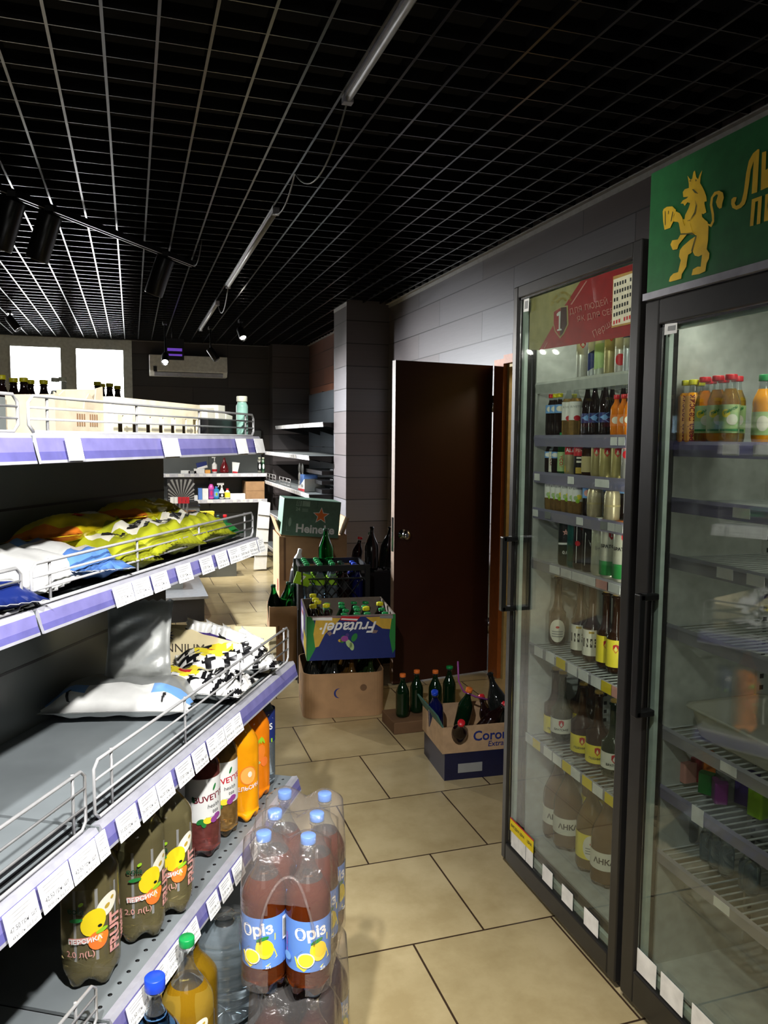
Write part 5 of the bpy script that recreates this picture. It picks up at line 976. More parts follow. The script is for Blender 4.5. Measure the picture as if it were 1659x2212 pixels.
q = on(1500, 1530, X, 1.31); tag(tub(1.27, 1.52, q.y-.31, q.y-.01, .745, .815).build('storage_tub', m_tub), 'clear shallow plastic tub standing in the right refrigerator', 'tub')
for i, (px, py, c, sz) in enumerate(((1490, 1570, 'rose', .02), (1510, 1578, 'dkred', .02), (1528, 1566, 'orange', .024), (1532, 1580, 'green', .018), (1580, 1565, 'grey', .026), (1620, 1600, 'violet', .028), (1560, 1605, 'purple', .022), (1645, 1595, 'lime', .02))):
    q = on(px, py, X, 1.33+.03*(i % 3)); b = MB(Matrix.Translation((q.x, q.y, .59)) @ Matrix.Rotation(i*.7, 4, 'Z')); b.rbox(-sz, sz, -sz*.7, sz*.7, 0, .05+.01*(i % 3), .006); o = b.build('snack_pack', foils('f')[pi(c)]); tag(o, '%s wrapped snack under the clear tub in the right refrigerator' % {'rose': 'pale pink', 'dkred': 'dark red', 'orange': 'orange', 'green': 'green', 'grey': 'silver', 'violet': 'dark violet', 'purple': 'purple', 'lime': 'lime'}[c], 'snack', 'snacks under the tub')
fshelf(f2, a2, c2, .589, [(1.45, .04, .04, W_)], m_lil2, deep=.6)

# added fill inside the refrigerators: a glowing tube, area lights on top and side
m_fridgefill = M('fridge_fill', (236, 244, 236), .3, emit=.8, var=0)
for t_, a_, c_, h_, W1 in ((f1, a1, c1, 1.88, 2.0), (f2, a2, c2, 1.82, 1.7)):
    MB().tube([(XF+.075, a_+.03, h_-.05), (XF+.075, c_-.03, h_-.05)], .008, 8).build('fill_tube', m_fridgefill, t_)
    area('fridge_fill', (XF+.085, (a_+c_)/2, h_-.065), (XF+.4, (a_+c_)/2, .6), W1*.6, c_-a_-.1, .02, (1, 1, .9))
    area('fridge_fill', (XF+.06, a_+.03, 1.25), (XF+.5, c_, 1.2), W1*.7, .02, 1.0, (1, .98, .85))
# ------------------------------------------------------------------ shelving at the far end
m_lite = M('price_rail_white', (206, 206, 212), .3)
def wall_unit(name_lab, fr, L, D, shelves, back_h, tagn=9, arms=True, back_m=None):
    """fr: x along the front from its left end as seen from the aisle, y away from the aisle"""
    t = thing('wall_shelving', name_lab, 'shelving', fr @ Matrix.Translation((L/2, D/2, 0)))
    b = MB(fr); nb = max(1, round(L/.65))
    for i in range(nb):
        x0, x1 = L*i/nb+.002, L*(i+1)/nb-.002; z = .1
        while z < back_h-.05: z1 = min(back_h, z+.42); b.box(x0, x1, D-.015, D, z+.002, z1-.002); z = z1
    b.build('back_panel', back_m or m_panel, t)
    for i in range(nb+1): MB(fr).box(max(0, L*i/nb-.015), min(L, L*i/nb+.015), D+.001, D+.03, 0, back_h+.01).build('upright', m_blackmetal, t)
    for k, (z, d) in enumerate(shelves):
        b = MB(fr); b.box(.003, L-.003, D-d, D-.018, z-.025, z); b.box(.003, L-.003, D-d, D-d+.012, z-.034, z-.025)
        for x in (.0, L-.003): b.prism([(x, D-d, z-.03), (x, D-.02, z-.11), (x, D-.02, z-.003), (x, D-d, z-.003)], (.003, 0, 0), 1)
        for i in range(1, nb): b.prism([(L*i/nb, D-d+.12, z-.026), (L*i/nb, D-.02, z-.11), (L*i/nb, D-.02, z-.026)], (.003, 0, 0), 1)
        s = b.build('shelf', [m_deck, m_blackmetal], t); MB(fr).obox((L/2, D-d-.004, z-.018), (L/2-.004, 0, 0), (0, .003, .002), (0, -.003, .019)).build('price_rail', m_lite, s)
        for i in range(tagn):
            x = L*(i+.5+.28*math.sin(i*7.3+k*2))/tagn; MB(fr).obox((x, D-d-.0085, z-.018), (.022+.012*(i % 3 == 1), 0, 0), (0, .0004, .0003), (0, -.003, .016)).build('price_tag', m_paper, s)
    return t
# right wall, between the columns: front faces -x, left end (as seen) is the far one
frR = Matrix(((0, 1, 0, 1.53), (-1, 0, 0, 9.45), (0, 0, 1, 0), (0, 0, 0, 1)))
LR, DR = 9.45-6.97, .55
wall_unit('long half empty wall shelving along the right wall between the two columns', frR, LR, DR, [(1.60, .42), (1.295, .55), (.945, .55), (.58, .55), (.2, .57)], 1.98, 22, back_m=M('back_panel_steel', (96, 104, 112), .3, .3, scale=3))
b = MB(frR); 
t = bpy.data.objects['wall_shelving']
for x0 in (.02, .9):
    for z in (.965, 1.0, 1.035): b.tube([(x0, .01, z), (x0+.62, .01, z)], .003, 5)
    for i in range(4): b.tube([(x0+.62*i/3, .01, .95), (x0+.62*i/3, .01, 1.04)], .003, 5)
b.build('wire_guard', m_wire, t)
# empty clip strips and black trays on the middle shelf, carton of porridge
m_clip = M('grey_clip', (120, 120, 116), .4)
for k, z in enumerate((.95, 1.03, 1.12)):
    tt = thing('pusher_tray', 'black pusher tray with pale clips on the right wall shelf, %s of three stacked' % ('lowest', 'middle', 'topmost')[k], 'tray', frR @ Matrix.Translation((2.05, .2, z)), 'pusher trays'); f_ = frR
    MB(f_).box(1.75, 2.45, .12, .36, z, z+.035).build('tray', m_black, tt); MB(f_).tube([(2.3, .24, z+.035), (2.3, .24, z+.045), (2.4, .24, z+.045), (2.4, .24, z+.035)], .007, 6).build('handle', m_black, tt)
    for i in range(2): b = MB(f_ @ Matrix.Translation((1.70-.15*i, .10, z+.03)) @ Matrix.Rotation(R(90), 4, 'X')); b.lathe([(.052, -.004), (.056, 0), (.052, .004), (.02, .008)], 14); b.build('clip', m_clip, tt)
tt = thing('porridge_carton', 'white red and blue shelf ready carton lettered КАША on the right wall shelf', 'carton', frR @ Matrix.Translation((2.02, .05, .947))); f_ = frR; b = MB(f_); x0, x1 = 1.86, 2.16
b.prism([(x0, .02, .947), (x1, .02, .947), (x1, .02, 1.07), (x0+.1, .02, 1.0), (x0, .02, .99)], (0, .2, 0)); b.build('box', P_['white'], tt)
b = MB(f_); b.add([(x0, .0185, .949), (x1, .0185, .949), (x1, .0185, .975), (x0, .0185, .965)], [(0, 1, 2, 3)], 0); c0 = f_ @ Vector((x1-.1, .0185, 1.0)); put_text(b, 'КАША', .035, Vector((x1-.1, .0185, 1.0)), (1, 0, 0), (0, 0, 1), 1, .0008, .02); b.build('print', [P_['red'], P_['black']], tt)
for i in range(3):
    b = MB(f_ @ Matrix.Translation((x0+.05+.07*i, .10, 1.0)) @ Matrix.Rotation(.3-.2*i, 4, 'Y')); b.rbox(-.03, .03, -.07, .07, 0, .1, .01); tag(b.build('porridge_sachet', foils('f')[pi('blue')]), 'blue sachet standing in the porridge carton, %s from the left' % ORD[i], 'sachet', 'porridge sachets')
# far wall unit, faces the aisle
frF = Matrix(((1, 0, 0, -.4), (0, 1, 0, 9.42), (0, 0, 1, 0), (0, 0, 0, 1))); LF = 1.95
wall_unit('black shelving against the far wall with household bottles', frF, LF, .48, [(1.03, .46), (.72, .46), (.15, .48)], 1.55, 16, back_m=m_panel)
def fp(px, py, y=9.5): p = on(px, py, Y, y); return p
def fitem(name, cat, px, w, h, z, lab, build, y=9.55, group=None):
    p = on(px, 1050, Y, y); t = thing(name, lab, cat, (p.x, y, z), group); build(t, p.x, y, z, w, h); return t
K('h_pump', .03, .145, P_['white'], None, .99, sh=.72, seg=16, labels=[(.02, .05, 'red', None)]); K('h_red', .055, .2, M('dark_red_bottle', (96, 22, 26), .15), None, .99, sh=.2, nk=.9, seg=16); K('h_pink', .035, .19, M('pink_bottle', (222, 90, 180), .2), None, .99, sh=.7, nk=.95, neck=.02, seg=16, labels=[(.03, .12, 'purple', d_dots('pinklab'))])
K('h_blue', .034, .15, M('blue_soap', (50, 140, 190), .2), 'blue', .99, sh=.75, seg=16, labels=[(.03, .09, 'sky', d_dots('lime'))]); K('h_spray', .033, .15, P_['white'], None, .99, sh=.5, seg=16, labels=[(.02, .07, 'black', d_dots('white'))]); K('h_cream', .033, .125, P_['cream'], 'red', .99, sh=.6, seg=16, labels=[(.02, .08, 'lemon', None)]); K('h_spraycan', .024, .19, M('grey_aerosol', (150, 150, 140), .3, .5), 'pale', .99, sh=.85, seg=16, labels=[(.03, .13, 'black', d_dots('white'))]); K('h_spraycan2', .018, .19, M('green_aerosol', (110, 140, 110), .3, .5), 'pale', .99, sh=.85, seg=14, labels=[(.03, .13, 'dgreen', d_dots('white'))])
def fb(key, px, z, lab, y=9.55, group=None): p = on(px, 1050, Y, y); return bottle(key, (p.x, y, z+.0005), lab, group, 0)
o = fb('h_pump', 464, 1.03, 'white pump soap bottle on the upper shelf at the far wall'); b = MB(Matrix.Translation(o.matrix_world.translation)); b.tube([(0, 0, .14), (0, 0, .185)], .006); b.obox((-.01, 0, .188), (.022, 0, 0), (0, .007, 0), (0, 0, .006)); b.build('pump', P_['white'], o)
fb('h_red', 485, 1.03, 'dark red wrapped bottle on the upper shelf at the far wall'); fb('h_spraycan', 561, 1.03, 'grey aerosol can at the right end of the upper far shelf'); fb('h_spraycan2', 569, 1.03, 'thin green aerosol can beside the grey one on the upper far shelf')
p = on(507, 1000, Y, 9.55); b = MB(Matrix.Translation((p.x, 9.55, 1.031)) @ Matrix.Rotation(.12, 4, 'Y')); b.prism([(-.03, -.012, 0), (.03, -.012, 0), (.045, -.004, .13), (-.045, -.004, .13)], (0, .02, 0)); b.box(-.03, .03, -.013, .009, 0, .02, 1); tag(b.build('cosmetic_tube', [P_['white'], P_['red']]), 'white and mint cosmetic tube leaning on the upper far shelf', 'tube')
for i, (px, w, h, c, lab) in enumerate(((400, .05, .035, 'white', 'white flat packet under the tilted box on the upper far shelf, left one'), (415, .045, .03, 'grey', 'grey flat packet on the upper far shelf'), (430, .06, .055, 'white', 'white box on the upper far shelf left of the soap'), (448, .03, .04, 'blush', 'small orange and blue box beside the white pump bottle'))):
    p = on(px, 1015, Y, 9.55); b = MB(); b.box(p.x-w, p.x+w, 9.5, 9.58, 1.031, 1.031+h); tag(b.build('carton_pack', P_[c]), lab, 'box')
p = on(437, 990, Y, 9.6); b = MB(Matrix.Translation((p.x, 9.6, 1.087)) @ Matrix.Rotation(-.2, 4, 'Y')); b.box(-.06, .06, -.03, .03, 0, .075); b.add([(-.06, -.031, 0), (.06, -.031, 0), (.06, -.031, .03), (-.06, -.031, .02)], [(0, 1, 2, 3)], 1); tag(b.build('soap_box', [P_['navy'], P_['white']]), 'blue and white box stacked on top of the white box at the far wall', 'box')
z7 = .7205
for key, px, lab in (('h_pink', 456, 'tall pink shampoo bottle on the lower far shelf'), ('h_blue', 467, 'blue soap bottle beside the pink shampoo'), ('h_cream', 491, 'cream detergent bottle with red cap on the lower far shelf')): fb(key, px, .72, lab)
o = fb('h_spray', 479, .72, 'white trigger spray bottle on the lower far shelf'); b = MB(Matrix.Translation(o.matrix_world.translation)); b.tube([(0, 0, .14), (0, 0, .17)], .011); b.obox((-.015, 0, .18), (.04, 0, 0), (0, .012, 0), (0, 0, .012)); b.tube([(-.03, 0, .17), (-.045, 0, .14)], .005); b.build('trigger', P_['white'], o)
for px, w, h, c, lab in ((432, .022, .135, 'blue', 'blue and white carton standing at the left of the lower far shelf'), (443, .034, .13, 'white', 'white toothpaste carton on the lower far shelf'), (513, .088, .065, 'white', 'low white tray of small bottles on the lower far shelf')):
    p = on(px, 1060, Y, 9.52); b = MB(); b.box(p.x-w, p.x+w, 9.49, 9.56, z7, z7+h); tag(b.build('carton_pack', P_[c]), lab, 'box')
p0_, p1_ = on(531, 1060, Y, 9.46).x, on(571, 1060, Y, 9.46).x; b = MB(); b.box(p0_, p1_, 9.45, 9.8, z7, z7+.21); b.box(p0_+.002, p1_-.002, 9.449, 9.45, z7+.098, z7+.101, 1); tag(b.build('cardboard_box', [m_card, m_carddk], bevel=.003), 'closed brown cardboard box at the right end of the lower far shelf', 'box')
for i, (px, c) in enumerate(((372, 'rose'), (384, 'dkred'), (395, 'white'), (408, 'purple'), (420, 'white'))):
    p = on(px, 1075, Y, 9.5); b = MB(); b.box(p.x-.036, p.x+.036, 9.48, 9.56, z7, z7+.05); tag(b.build('tea_box', P_[c]), '%s small box on the lower far shelf under the black tray' % {'rose': 'pink', 'dkred': 'dark red', 'purple': 'violet'}.get(c, 'white '+('left' if i == 2 else 'right')), 'box', 'small boxes on the far shelf')
# open black case with a fan of grey rays and stationery hook in front of the shelf
fc = on(395, 1050, Y, 8.8); t = thing('display_case', 'open black display case with a fan of grey rays before the far shelving', 'display', (fc.x, 8.8, .70)); b = MB(); b.box(fc.x-.20, fc.x+.16, 8.78, 8.95, .71, .75); b.build('tray', m_black, t)
b = MB(); b.box(fc.x-.16, fc.x+.13, 8.94, 8.95, .75, 1.0); 
for i in range(15):
    a = math.pi*(i+.5)/15; c0_, s0_ = math.cos(a), math.sin(a); r1 = min(.14/abs(c0_) if abs(c0_) > .1 else 9, .235/abs(s0_)); b.add([(fc.x-.01+.03*math.cos(a-.02), 8.938, .755+.03*math.sin(a-.02)), (fc.x-.01+r1*math.cos(a-.05), 8.938, .755+r1*math.sin(a-.05)), (fc.x-.01+r1*math.cos(a+.05), 8.938, .755+r1*math.sin(a+.05)), (fc.x-.01+.03*math.cos(a+.02), 8.938, .755+.03*math.sin(a+.02))], [(0, 1, 2, 3)], 1)
b.build('panel', [m_black, m_clip], t)
sp_ = thing('display_pedestal', 'dark pedestal shelving seen past the end of the near shelving run', 'shelving', (fc.x-.05, 8.9, 0)); MB().box(fc.x-.25, fc.x+.17, 8.72, 9.1, .0, .7).build('body', m_panel, sp_); MB().box(fc.x-.26, fc.x+.18, 8.71, 9.1, .70, .709).build('top', m_black, sp_)
# cartons and cleaning goods on the low deck in front
p = on(390, 1135, Y, 7.5); b = MB(); w0, w1 = on(356, 1135, Y, 7.5).x, on(427, 1135, Y, 7.5).x; zt_ = on(390, 1107, Y, 7.5).z; t = thing('open_carton', 'brown open carton with a red oval print behind the snack packets', 'carton', ((w0+w1)/2, 7.6, .22)); b.box(w0, w1, 7.5, 7.504, .22, zt_); b.box(w0, w1, 7.72, 7.724, .22, zt_); b.box(w0, w0+.004, 7.504, 7.72, .22, zt_); b.box(w1-.004, w1, 7.504, 7.72, .22, zt_); b.box(w0, w1, 7.5, 7.724, .216, .22); b.build('box', m_card, t)
b = MB(); q = on(376, 1126, Y, 7.498); b.poly([(q.x+x, 7.4985, q.z+z) for x, z in ((-.05, .028), (0, .034), (.05, .028), (.055, 0), (.05, -.03), (0, -.036), (-.05, -.03), (-.055, 0))]); b.build('print', P_['peach'], t)
for i in range(5):
    q = on(372+6*i, 1100, Y, 7.6); b = MB(); b.tube([(q.x, 7.6, .24), (q.x+.01*i, 7.6, q.z+.06)], .008, 6); b.obox((q.x+.01*i, 7.6, q.z+.085), (.016, 0, 0), (0, .01, 0), (0, 0, .03), 1); tag(b.build('brush', [m_clip, P_['red'] if i > 1 else P_['white']]), 'thin brush handle with %s head standing in the brown open carton, %s from the left' % ('red' if i > 1 else 'white', ORD[i]), 'brush', 'brushes in the carton')
ld = thing('low_display_deck', 'low grey display deck on a dark plinth beyond the end of the near shelving', 'deck', (.25, 7.0, 0)); MB().box(-.35, .55, 6.23, 8.6, .185, .205).build('top', M('deck_grey_light', (120, 124, 128), .4), ld); MB().box(-.35, .52, 6.26, 8.6, 0, .185).build('plinth', m_black, ld); MB().box(.0, .38, 6.6, 6.9, .206, .28).build('riser', m_panel, ld)
K('h_bleach', .04, .2, P_['white'], 'white', .99, sh=.55, seg=16); K('h_dgreen', .03, .2, M('green_spray_bottle', (60, 90, 84), .3), None, .99, sh=.55, seg=16); K('h_gred', .028, .19, M('dark_green_cleaner', (20, 70, 50), .2), 'red', .99, sh=.6, seg=16, capr=.02, caph=.03)
for key, px, py, lab in (('h_bleach', 430, 1128, 'white bleach bottle beside the brown open carton'), ('h_dgreen', 471, 1128, 'grey green spray bottle behind the wire guard of the second shelf'), ('h_gred', 486, 1130, 'dark green cleaner bottle with red cap behind the wire guard')):
    q = on(px, 1130, Y, 8.3); bottle(key, (q.x, 8.3, .46), lab, None, 0)
b = MB(); q0 = on(420, 1130, Y, 8.3).x; q1 = on(560, 1130, Y, 8.3).x; 
w9 = thing('low_shelf_table', 'dark low stand carrying cleaning goods before the far shelving', 'stand', ((q0+q1)/2, 8.35, 0)); MB().box(q0-.03, q1-.22, 8.22, 8.5, .44, .459).build('top', m_black, w9); MB().box(q0, q1-.25, 8.25, 8.48, 0, .44).build('body', m_panel, w9)
q = on(448, 1130, Y, 8.3); t = thing('detergent_bucket', 'pale printed tub carrying folded yellow cloths', 'tub', (q.x, 8.34, .46)); MB().lathe([(.05, 0), (.062, .13), (.066, .135), (.062, .14), (.001, .14)], 20, c=(q.x, 8.34, .46)).build('tub', P_['rose'], t); MB().lathe([(.0635, .03), (.066, .1)], 20, c=(q.x, 8.34, .46), cap=False).build('label', P_['pinklab'], t)
for i in range(3): b = MB(Matrix.Translation((q.x, 8.34, .602+.028*i)) @ Matrix.Rotation(.15*(i-1), 4, 'Z')); b.rbox(-.07, .07, -.05, .05, 0, .026, .012); tag(b.build('cleaning_cloth', P_['lemon']), 'folded yellow cloth on the pale tub, %s of the pile' % ('bottom', 'middle', 'top')[i], 'cloth', 'yellow cloths')
# white wire racks leaning at the corner
q = [on(x, y, Y, 8.6) for x, y in ((560, 1082), (584, 1086), (572, 1190), (545, 1190))]; t = thing('wire_rack', 'white plastic lattice rack leaning before the far shelving corner', 'rack', (q[2].x, 8.6, 0)); b = MB(); z0 = 0.
b.add([q[0], q[1], Vector((q[2].x, 8.5, .02)), Vector((q[3].x, 8.5, .02))]+[p+Vector((0, .03, 0)) for p in (q[0], q[1], Vector((q[2].x, 8.5, .02)), Vector((q[3].x, 8.5, .02)))], [(0, 1, 2, 3), (7, 6, 5, 4), (0, 4, 5, 1), (1, 5, 6, 2), (2, 6, 7, 3), (3, 7, 4, 0)]); b.build('panel', P_['white'], t)
b = MB(); [b.tube([q[0].lerp(Vector((q[3].x, 8.5, .02)), k/5)-Y*.004, q[1].lerp(Vector((q[2].x, 8.5, .02)), k/5)-Y*.004], .005, 5) for k in range(1, 5)]; b.build('slot', m_clip, t)
for i, (px, py, c, lab) in enumerate(((583, 1140, 'red', 'red and white box on the lowest right wall shelf'), (578, 1150, 'white', 'white box behind the red one on the lowest right wall shelf'), (586, 1175, 'dgreen', 'green leaf printed carton on the lowest right wall shelf'))):
    p = on(px, py, X, 1.7); p.y = min(p.y, (9.1, 8.9, 8.7)[i]); b = MB(); z0_ = .5805 if i < 2 else .2005; b.box(1.66, 1.82, p.y-.08, p.y+.08, z0_, z0_+.08+.07*(i == 2)); tag(b.build('carton_pack', P_[c]), lab, 'box')
# ------------------------------------------------------------------ boxes and crates of empties on the floor
def wbox(fr, L, D, H, t=.005, m=0, mb=None):
    b = mb or MB(fr); b.box(-L/2, L/2, -D/2, D/2, 0, t, m); b.box(-L/2, L/2, -D/2, -D/2+t, t, H, m); b.box(-L/2, L/2, D/2-t, D/2, t, H, m); b.box(-L/2, -L/2+t, -D/2+t, D/2-t, t, H, m); b.box(L/2-t, L/2, -D/2+t, D/2-t, t, H, m); return b
def rtray(fr, L, D, H, r, t=.005, m=0):
    b = MB(fr); out, inn = [], []
    for cx, cy, a0 in ((L/2-r, D/2-r, 0), (-L/2+r, D/2-r, 90), (-L/2+r, -D/2+r, 180), (L/2-r, -D/2+r, 270)):
        for i in range(7): a = R(a0+15*i); out.append((cx+r*math.cos(a), cy+r*math.sin(a))); inn.append((cx+(r-t)*math.cos(a), cy+(r-t)*math.sin(a)))
    n = len(out); vs = [(x, y, 0) for x, y in out]+[(x, y, H) for x, y in out]+[(x, y, t) for x, y in inn]+[(x, y, H) for x, y in inn]; fs = [list(range(n))[::-1], list(range(2*n, 3*n))]
    for i in range(n): j = (i+1) % n; fs += [(i, j, n+j, n+i), (n+i, n+j, 3*n+j, 3*n+i), (3*n+i, 3*n+j, 2*n+j, 2*n+i)]
    return b.add(vs, fs, m)
def fill(fr, L, D, keys, nx, ny, z, lab, group, seed, skip=0., ordn='from the left'):
    r = random.Random(seed); n = 0
    for j in range(ny):
        for i in range(nx):
            if r.random() < skip: continue
            k = keys[(i+j*nx) % len(keys)]; P = fr @ Vector((-L/2+L*(i+.5)/nx, -D/2+D*(j+.5)/ny, z)); rw = ('front row', 'second row', 'third row', 'back row')[j if ny < 5 else min(3, j)]
            bottle(k, tuple(P), lab[k]+', '+rw+', '+ORD[i]+' '+ordn, group, r.uniform(0, 6), r.uniform(-.04, .04), r.uniform(-.04, .04)); n += 1
# lower tray and the printed fruit carton standing on its bottles
RZ = R(-8); trayM = pose(1.058, 4.055, .001, RZ); TL, TD = .43, .42
t = thing('cardboard_tray', 'brown rounded cardboard tray of bottles on the floor under the blue fruit carton', 'box', trayM); rtray(trayM, TL, TD, .235, .06).build('tray', m_card, t)
for x, z, rr, m in ((-.03, .13, .026, m_navyhole := P_['navy']), (.10, .155, .018, m_carddk)): b = MB(trayM); b.prism([(x+rr*math.cos(a), -TD/2-.0008, z+rr*math.sin(a)) for a in (2*math.pi*i/16 for i in range(16))], (0, .0006, 0)); b.build('hand_hole', m, t)
b = MB(trayM); b.prism([(-.022+.024*math.cos(a), -TD/2-.0014, .13+.0255*math.sin(a)) for a in (2*math.pi*i/16 for i in range(16))], (0, .0006, 0)); b.build('hand_hole_flap', m_card, t)
for y, z in ((-.02, .17), (.08, .04), (-.05, .06)): b = MB(trayM); b.prism([(-TL/2-.0008, y+.012*math.cos(a), z+.022*math.sin(a)) for a in (2*math.pi*i/12 for i in range(12))], (.0006, 0, 0)); b.build('hand_hole', m_black, t)
LB = {'s_dark': 'empty dark plastic bottle in the brown rounded tray', 's_amber': 'empty amber plastic bottle in the brown rounded tray', 's_dkg': 'empty olive plastic bottle in the brown rounded tray'}
fill(trayM, TL-.04, TD-.04, ['s_dark', 's_dark', 's_amber', 's_dkg'], 4, 4, .006, LB, 'empties in the brown tray', 5)
frutM = pose(1.098, 4.075, .3085, RZ); FL, FD, FH = .462, .46, .232
t = thing('fruit_carton', 'blue green and yellow printed fruit carton turned upside down full of bottles', 'box', frutM); wbox(frutM, FL, FD, FH, .007).build('box', M('fruit_carton_board', (120, 108, 96), .7), t)
yf = -FD/2-.0006; O_ = frutM @ Vector((-FL/2, yf, 0)); U_ = (frutM.to_3x3() @ X); V_ = Z; b = MB()
def fx(L, m, k): flat(b, [(x*FL, z*FH) for x, z in L], O_, U_, V_, m, .0006*k)
fx([(0, 0), (1, 0), (1, 1), (0, 1)], 0, 1); fx([(0, .0), (.02, 0), (.1, .3), (.12, .6), (.06, 1), (0, 1)], 1, 2); fx([(1, .2), (.97, .1), (.93, .5), (.95, 1), (1, 1)], 1, 2)
fx([(.09, .3), (.13, .32), (.2, .6), (.32, .82), (.38, .95), (.1, .97), (.07, .6)], 2, 3); fx([(.66, .95), (.72, .86), (.85, .68), (.94, .66), (.96, .96)], 2, 3); fx([(.05, .96), (.95, .97), (.97, 1), (.04, 1)], 5, 4)
fx([(.06, .92), (.28, .9), (.28, .97), (.06, .98)], 3, 5); fx([(.37, .9), (.55, .86), (.60, .97), (.38, .99)], 4, 5); fx([(.38, .915), (.56, .885), (.57, .92), (.385, .945)], 3, 6); fx([(.82, .92), (.97, .9), (.97, .98), (.82, .97)], 6, 5)
put_text(b, 'Frutadel·', .082, O_+U_*(FL*.47)+Z*(FH*.74), -U_, -V_, 3, .0042, .02, .35)
for (cx, cz, a_, b_, ro, m) in ((.40, .47, .028, .075, -.3, 1), (.47, .36, .03, .09, .5, 7), (.53, .5, .03, .085, -.5, 1), (.50, .30, .026, .08, .2, 7), (.42, .48, .042, .055, 0, 8), (.45, .56, .02, .035, .4, 9), (.375, .44, .03, .03, 0, 2)): flat(b, [(x, z) for x, z in ell(cx*FL, cz*FH, a_*FL, b_*FH*1.2, ro)], O_, U_, V_, m, .0042 if m != 8 else .0046)
fx([(.22, .62), (.26, .66), (.28, .6), (.25, .55)], 5, 4); fx([(.74, .66), (.80, .64), (.78, .58), (.73, .58)], 5, 4)
b.build('front_print', [P_['navy'], P_['green'], M('print_mustard', (206, 168, 60), .6), P_['white'], P_['red'], M('print_dusk', (140, 116, 110), .6), P_['grey'], P_['palegreen'], P_['purple'], P_['violet']], t)
O2 = frutM @ Vector((-FL/2-.0006, FD/2, 0)); U2 = -(frutM.to_3x3() @ Y); b = MB()
def sx_(L, m, k): flat(b, [(x*FD, z*FH) for x, z in L], O2, U2, Z, m, .0006*k)
sx_([(0, 0), (1, 0), (1, 1), (0, 1)], 0, 1); sx_([(.75, 0), (1, 0), (1, 1), (.8, 1)], 1, 2); sx_([(.15, .35), (.4, .3), (.5, .6), (.42, .9), (.2, .92), (.1, .6)], 3, 2); sx_([(.2, .78), (.42, .76), (.42, .84), (.2, .87)], 4, 3); sx_([(.58, .12), (.92, .05), (.94, .48), (.56, .52)], 2, 4); sx_([(.4, .12), (.52, .08), (.54, .2), (.42, .26)], 3, 4)
b.build('side_print', [P_['violet'], P_['green'], P_['yellow'], P_['white'], P_['red']], t)
LB = {'s_ycap': 'dark bottle with yellow cap in the printed fruit carton', 's_gcap2': 'dark green bottle with green cap in the printed fruit carton'}
r_ = random.Random(4); cnt = {}
for j, (L, dy) in enumerate(((['s_ycap', 's_ycap', 's_gcap2', 's_gcap2', 's_gcap2', 's_gcap2'], -.17), (['s_ycap', 's_gcap2', 's_gcap2', 's_gcap2', 's_ycap', 's_gcap2'], -.09), (['s_ycap', 's_gcap2', 's_gcap2', 's_gcap2', 's_gcap2', 's_ycap'], .0), (['s_ycap', 's_gcap2', 's_gcap2', 's_gcap2', 's_gcap2', 's_gcap2'], .09))):
    for i, k in enumerate(L): P = frutM @ Vector((-FL/2+.05+i*.072+(.01 if j % 2 else 0), dy, .008)); up = .035 if k == 's_ycap' and i < 2 else -.0; bottle(k, (P.x, P.y, P.z+up), LB[k]+', '+('front', 'second', 'third', 'back')[j]+' row, '+ORD[i]+' from left', 'bottles in the fruit carton', r_.uniform(0, 6), r_.uniform(-.08, .08), r_.uniform(-.1, .1))
# black lattice crate behind with clear bottles
crM = pose(1.14, 4.62, .0, R(-6)); CL_, CD, CH = .40, .30, .26
def crate(M_, lab, H=CH):
    t = thing('plastic_crate', lab, 'crate', M_, 'black plastic crates'); b = MB(M_)
    for sy in (-1, 1):
        y = sy*CD/2
        for z0, z1 in ((0, .03), (H-.035, H), (H*.68, H*.71)): b.box(-CL_/2, CL_/2, min(y, y-sy*.008), max(y, y-sy*.008), z0, z1)
        for i in range(-1, 9):
            x0 = -CL_/2+.05*i; 
            for sg_ in (1, -1):
                A = Vector((x0 if sg_ > 0 else x0+.12, y-sy*.004, .03)); B = Vector((x0+.12 if sg_ > 0 else x0, y-sy*.004, H*.68)); 
                if A.x < -CL_/2 or B.x < -CL_/2 or A.x > CL_/2 or B.x > CL_/2: continue
                b.tube([A, B], .0032, 4)
    for sx2 in (-1, 1): x = sx2*CL_/2; b.box(min(x, x-sx2*.008), max(x, x-sx2*.008), -CD/2+.008, CD/2-.008, 0, H*.62); b.box(min(x, x-sx2*.008), max(x, x-sx2*.008), -CD/2+.008, CD/2-.008, H-.03, H)
    for sx2 in (-1, 1):
        for sy in (-1, 1): b.box(sx2*CL_/2-.014, sx2*CL_/2+.014, sy*CD/2-.014, sy*CD/2+.014, 0, H)
    b.box(-CL_/2+.008, CL_/2-.008, -CD/2+.008, CD/2-.008, 0, .008); b.build('crate', M('crate_black', (30, 30, 31), .4), t); return t
crate(crM, 'black lattice plastic crate on the floor under the crate of clear bottles', .445)
crT = pose(1.14, 4.60, .4455, R(-6)); crate(crT, 'black lattice plastic crate of green capped bottles, upper of the two behind the fruit carton')
LB = {'s_gcap': 'green capped clear bottle in the upper black crate', 's_pep': 'dark cola bottle with round red emblem in the upper black crate', 's_blue': 'dark blue bottle in the upper black crate'}
for j in range(4):
    for i, k in enumerate(['s_gcap', 's_gcap', 's_gcap', 's_pep', 's_blue'] if j else ['s_gcap', 's_gcap', 's_gcap', 's_pep', 's_blue']):
        P = crT @ Vector((-CL_/2+.045+i*.076, -CD/2+.045+j*.07, .009)); bottle(k, (P.x, P.y, P.z+(.03 if k == 's_gcap' else 0)), LB[k]+', '+('front', 'second', 'third', 'back')[j]+' row'+(', '+ORD[i]+' from left' if k == 's_gcap' else ''), 'bottles in the upper black crate', .3+i)
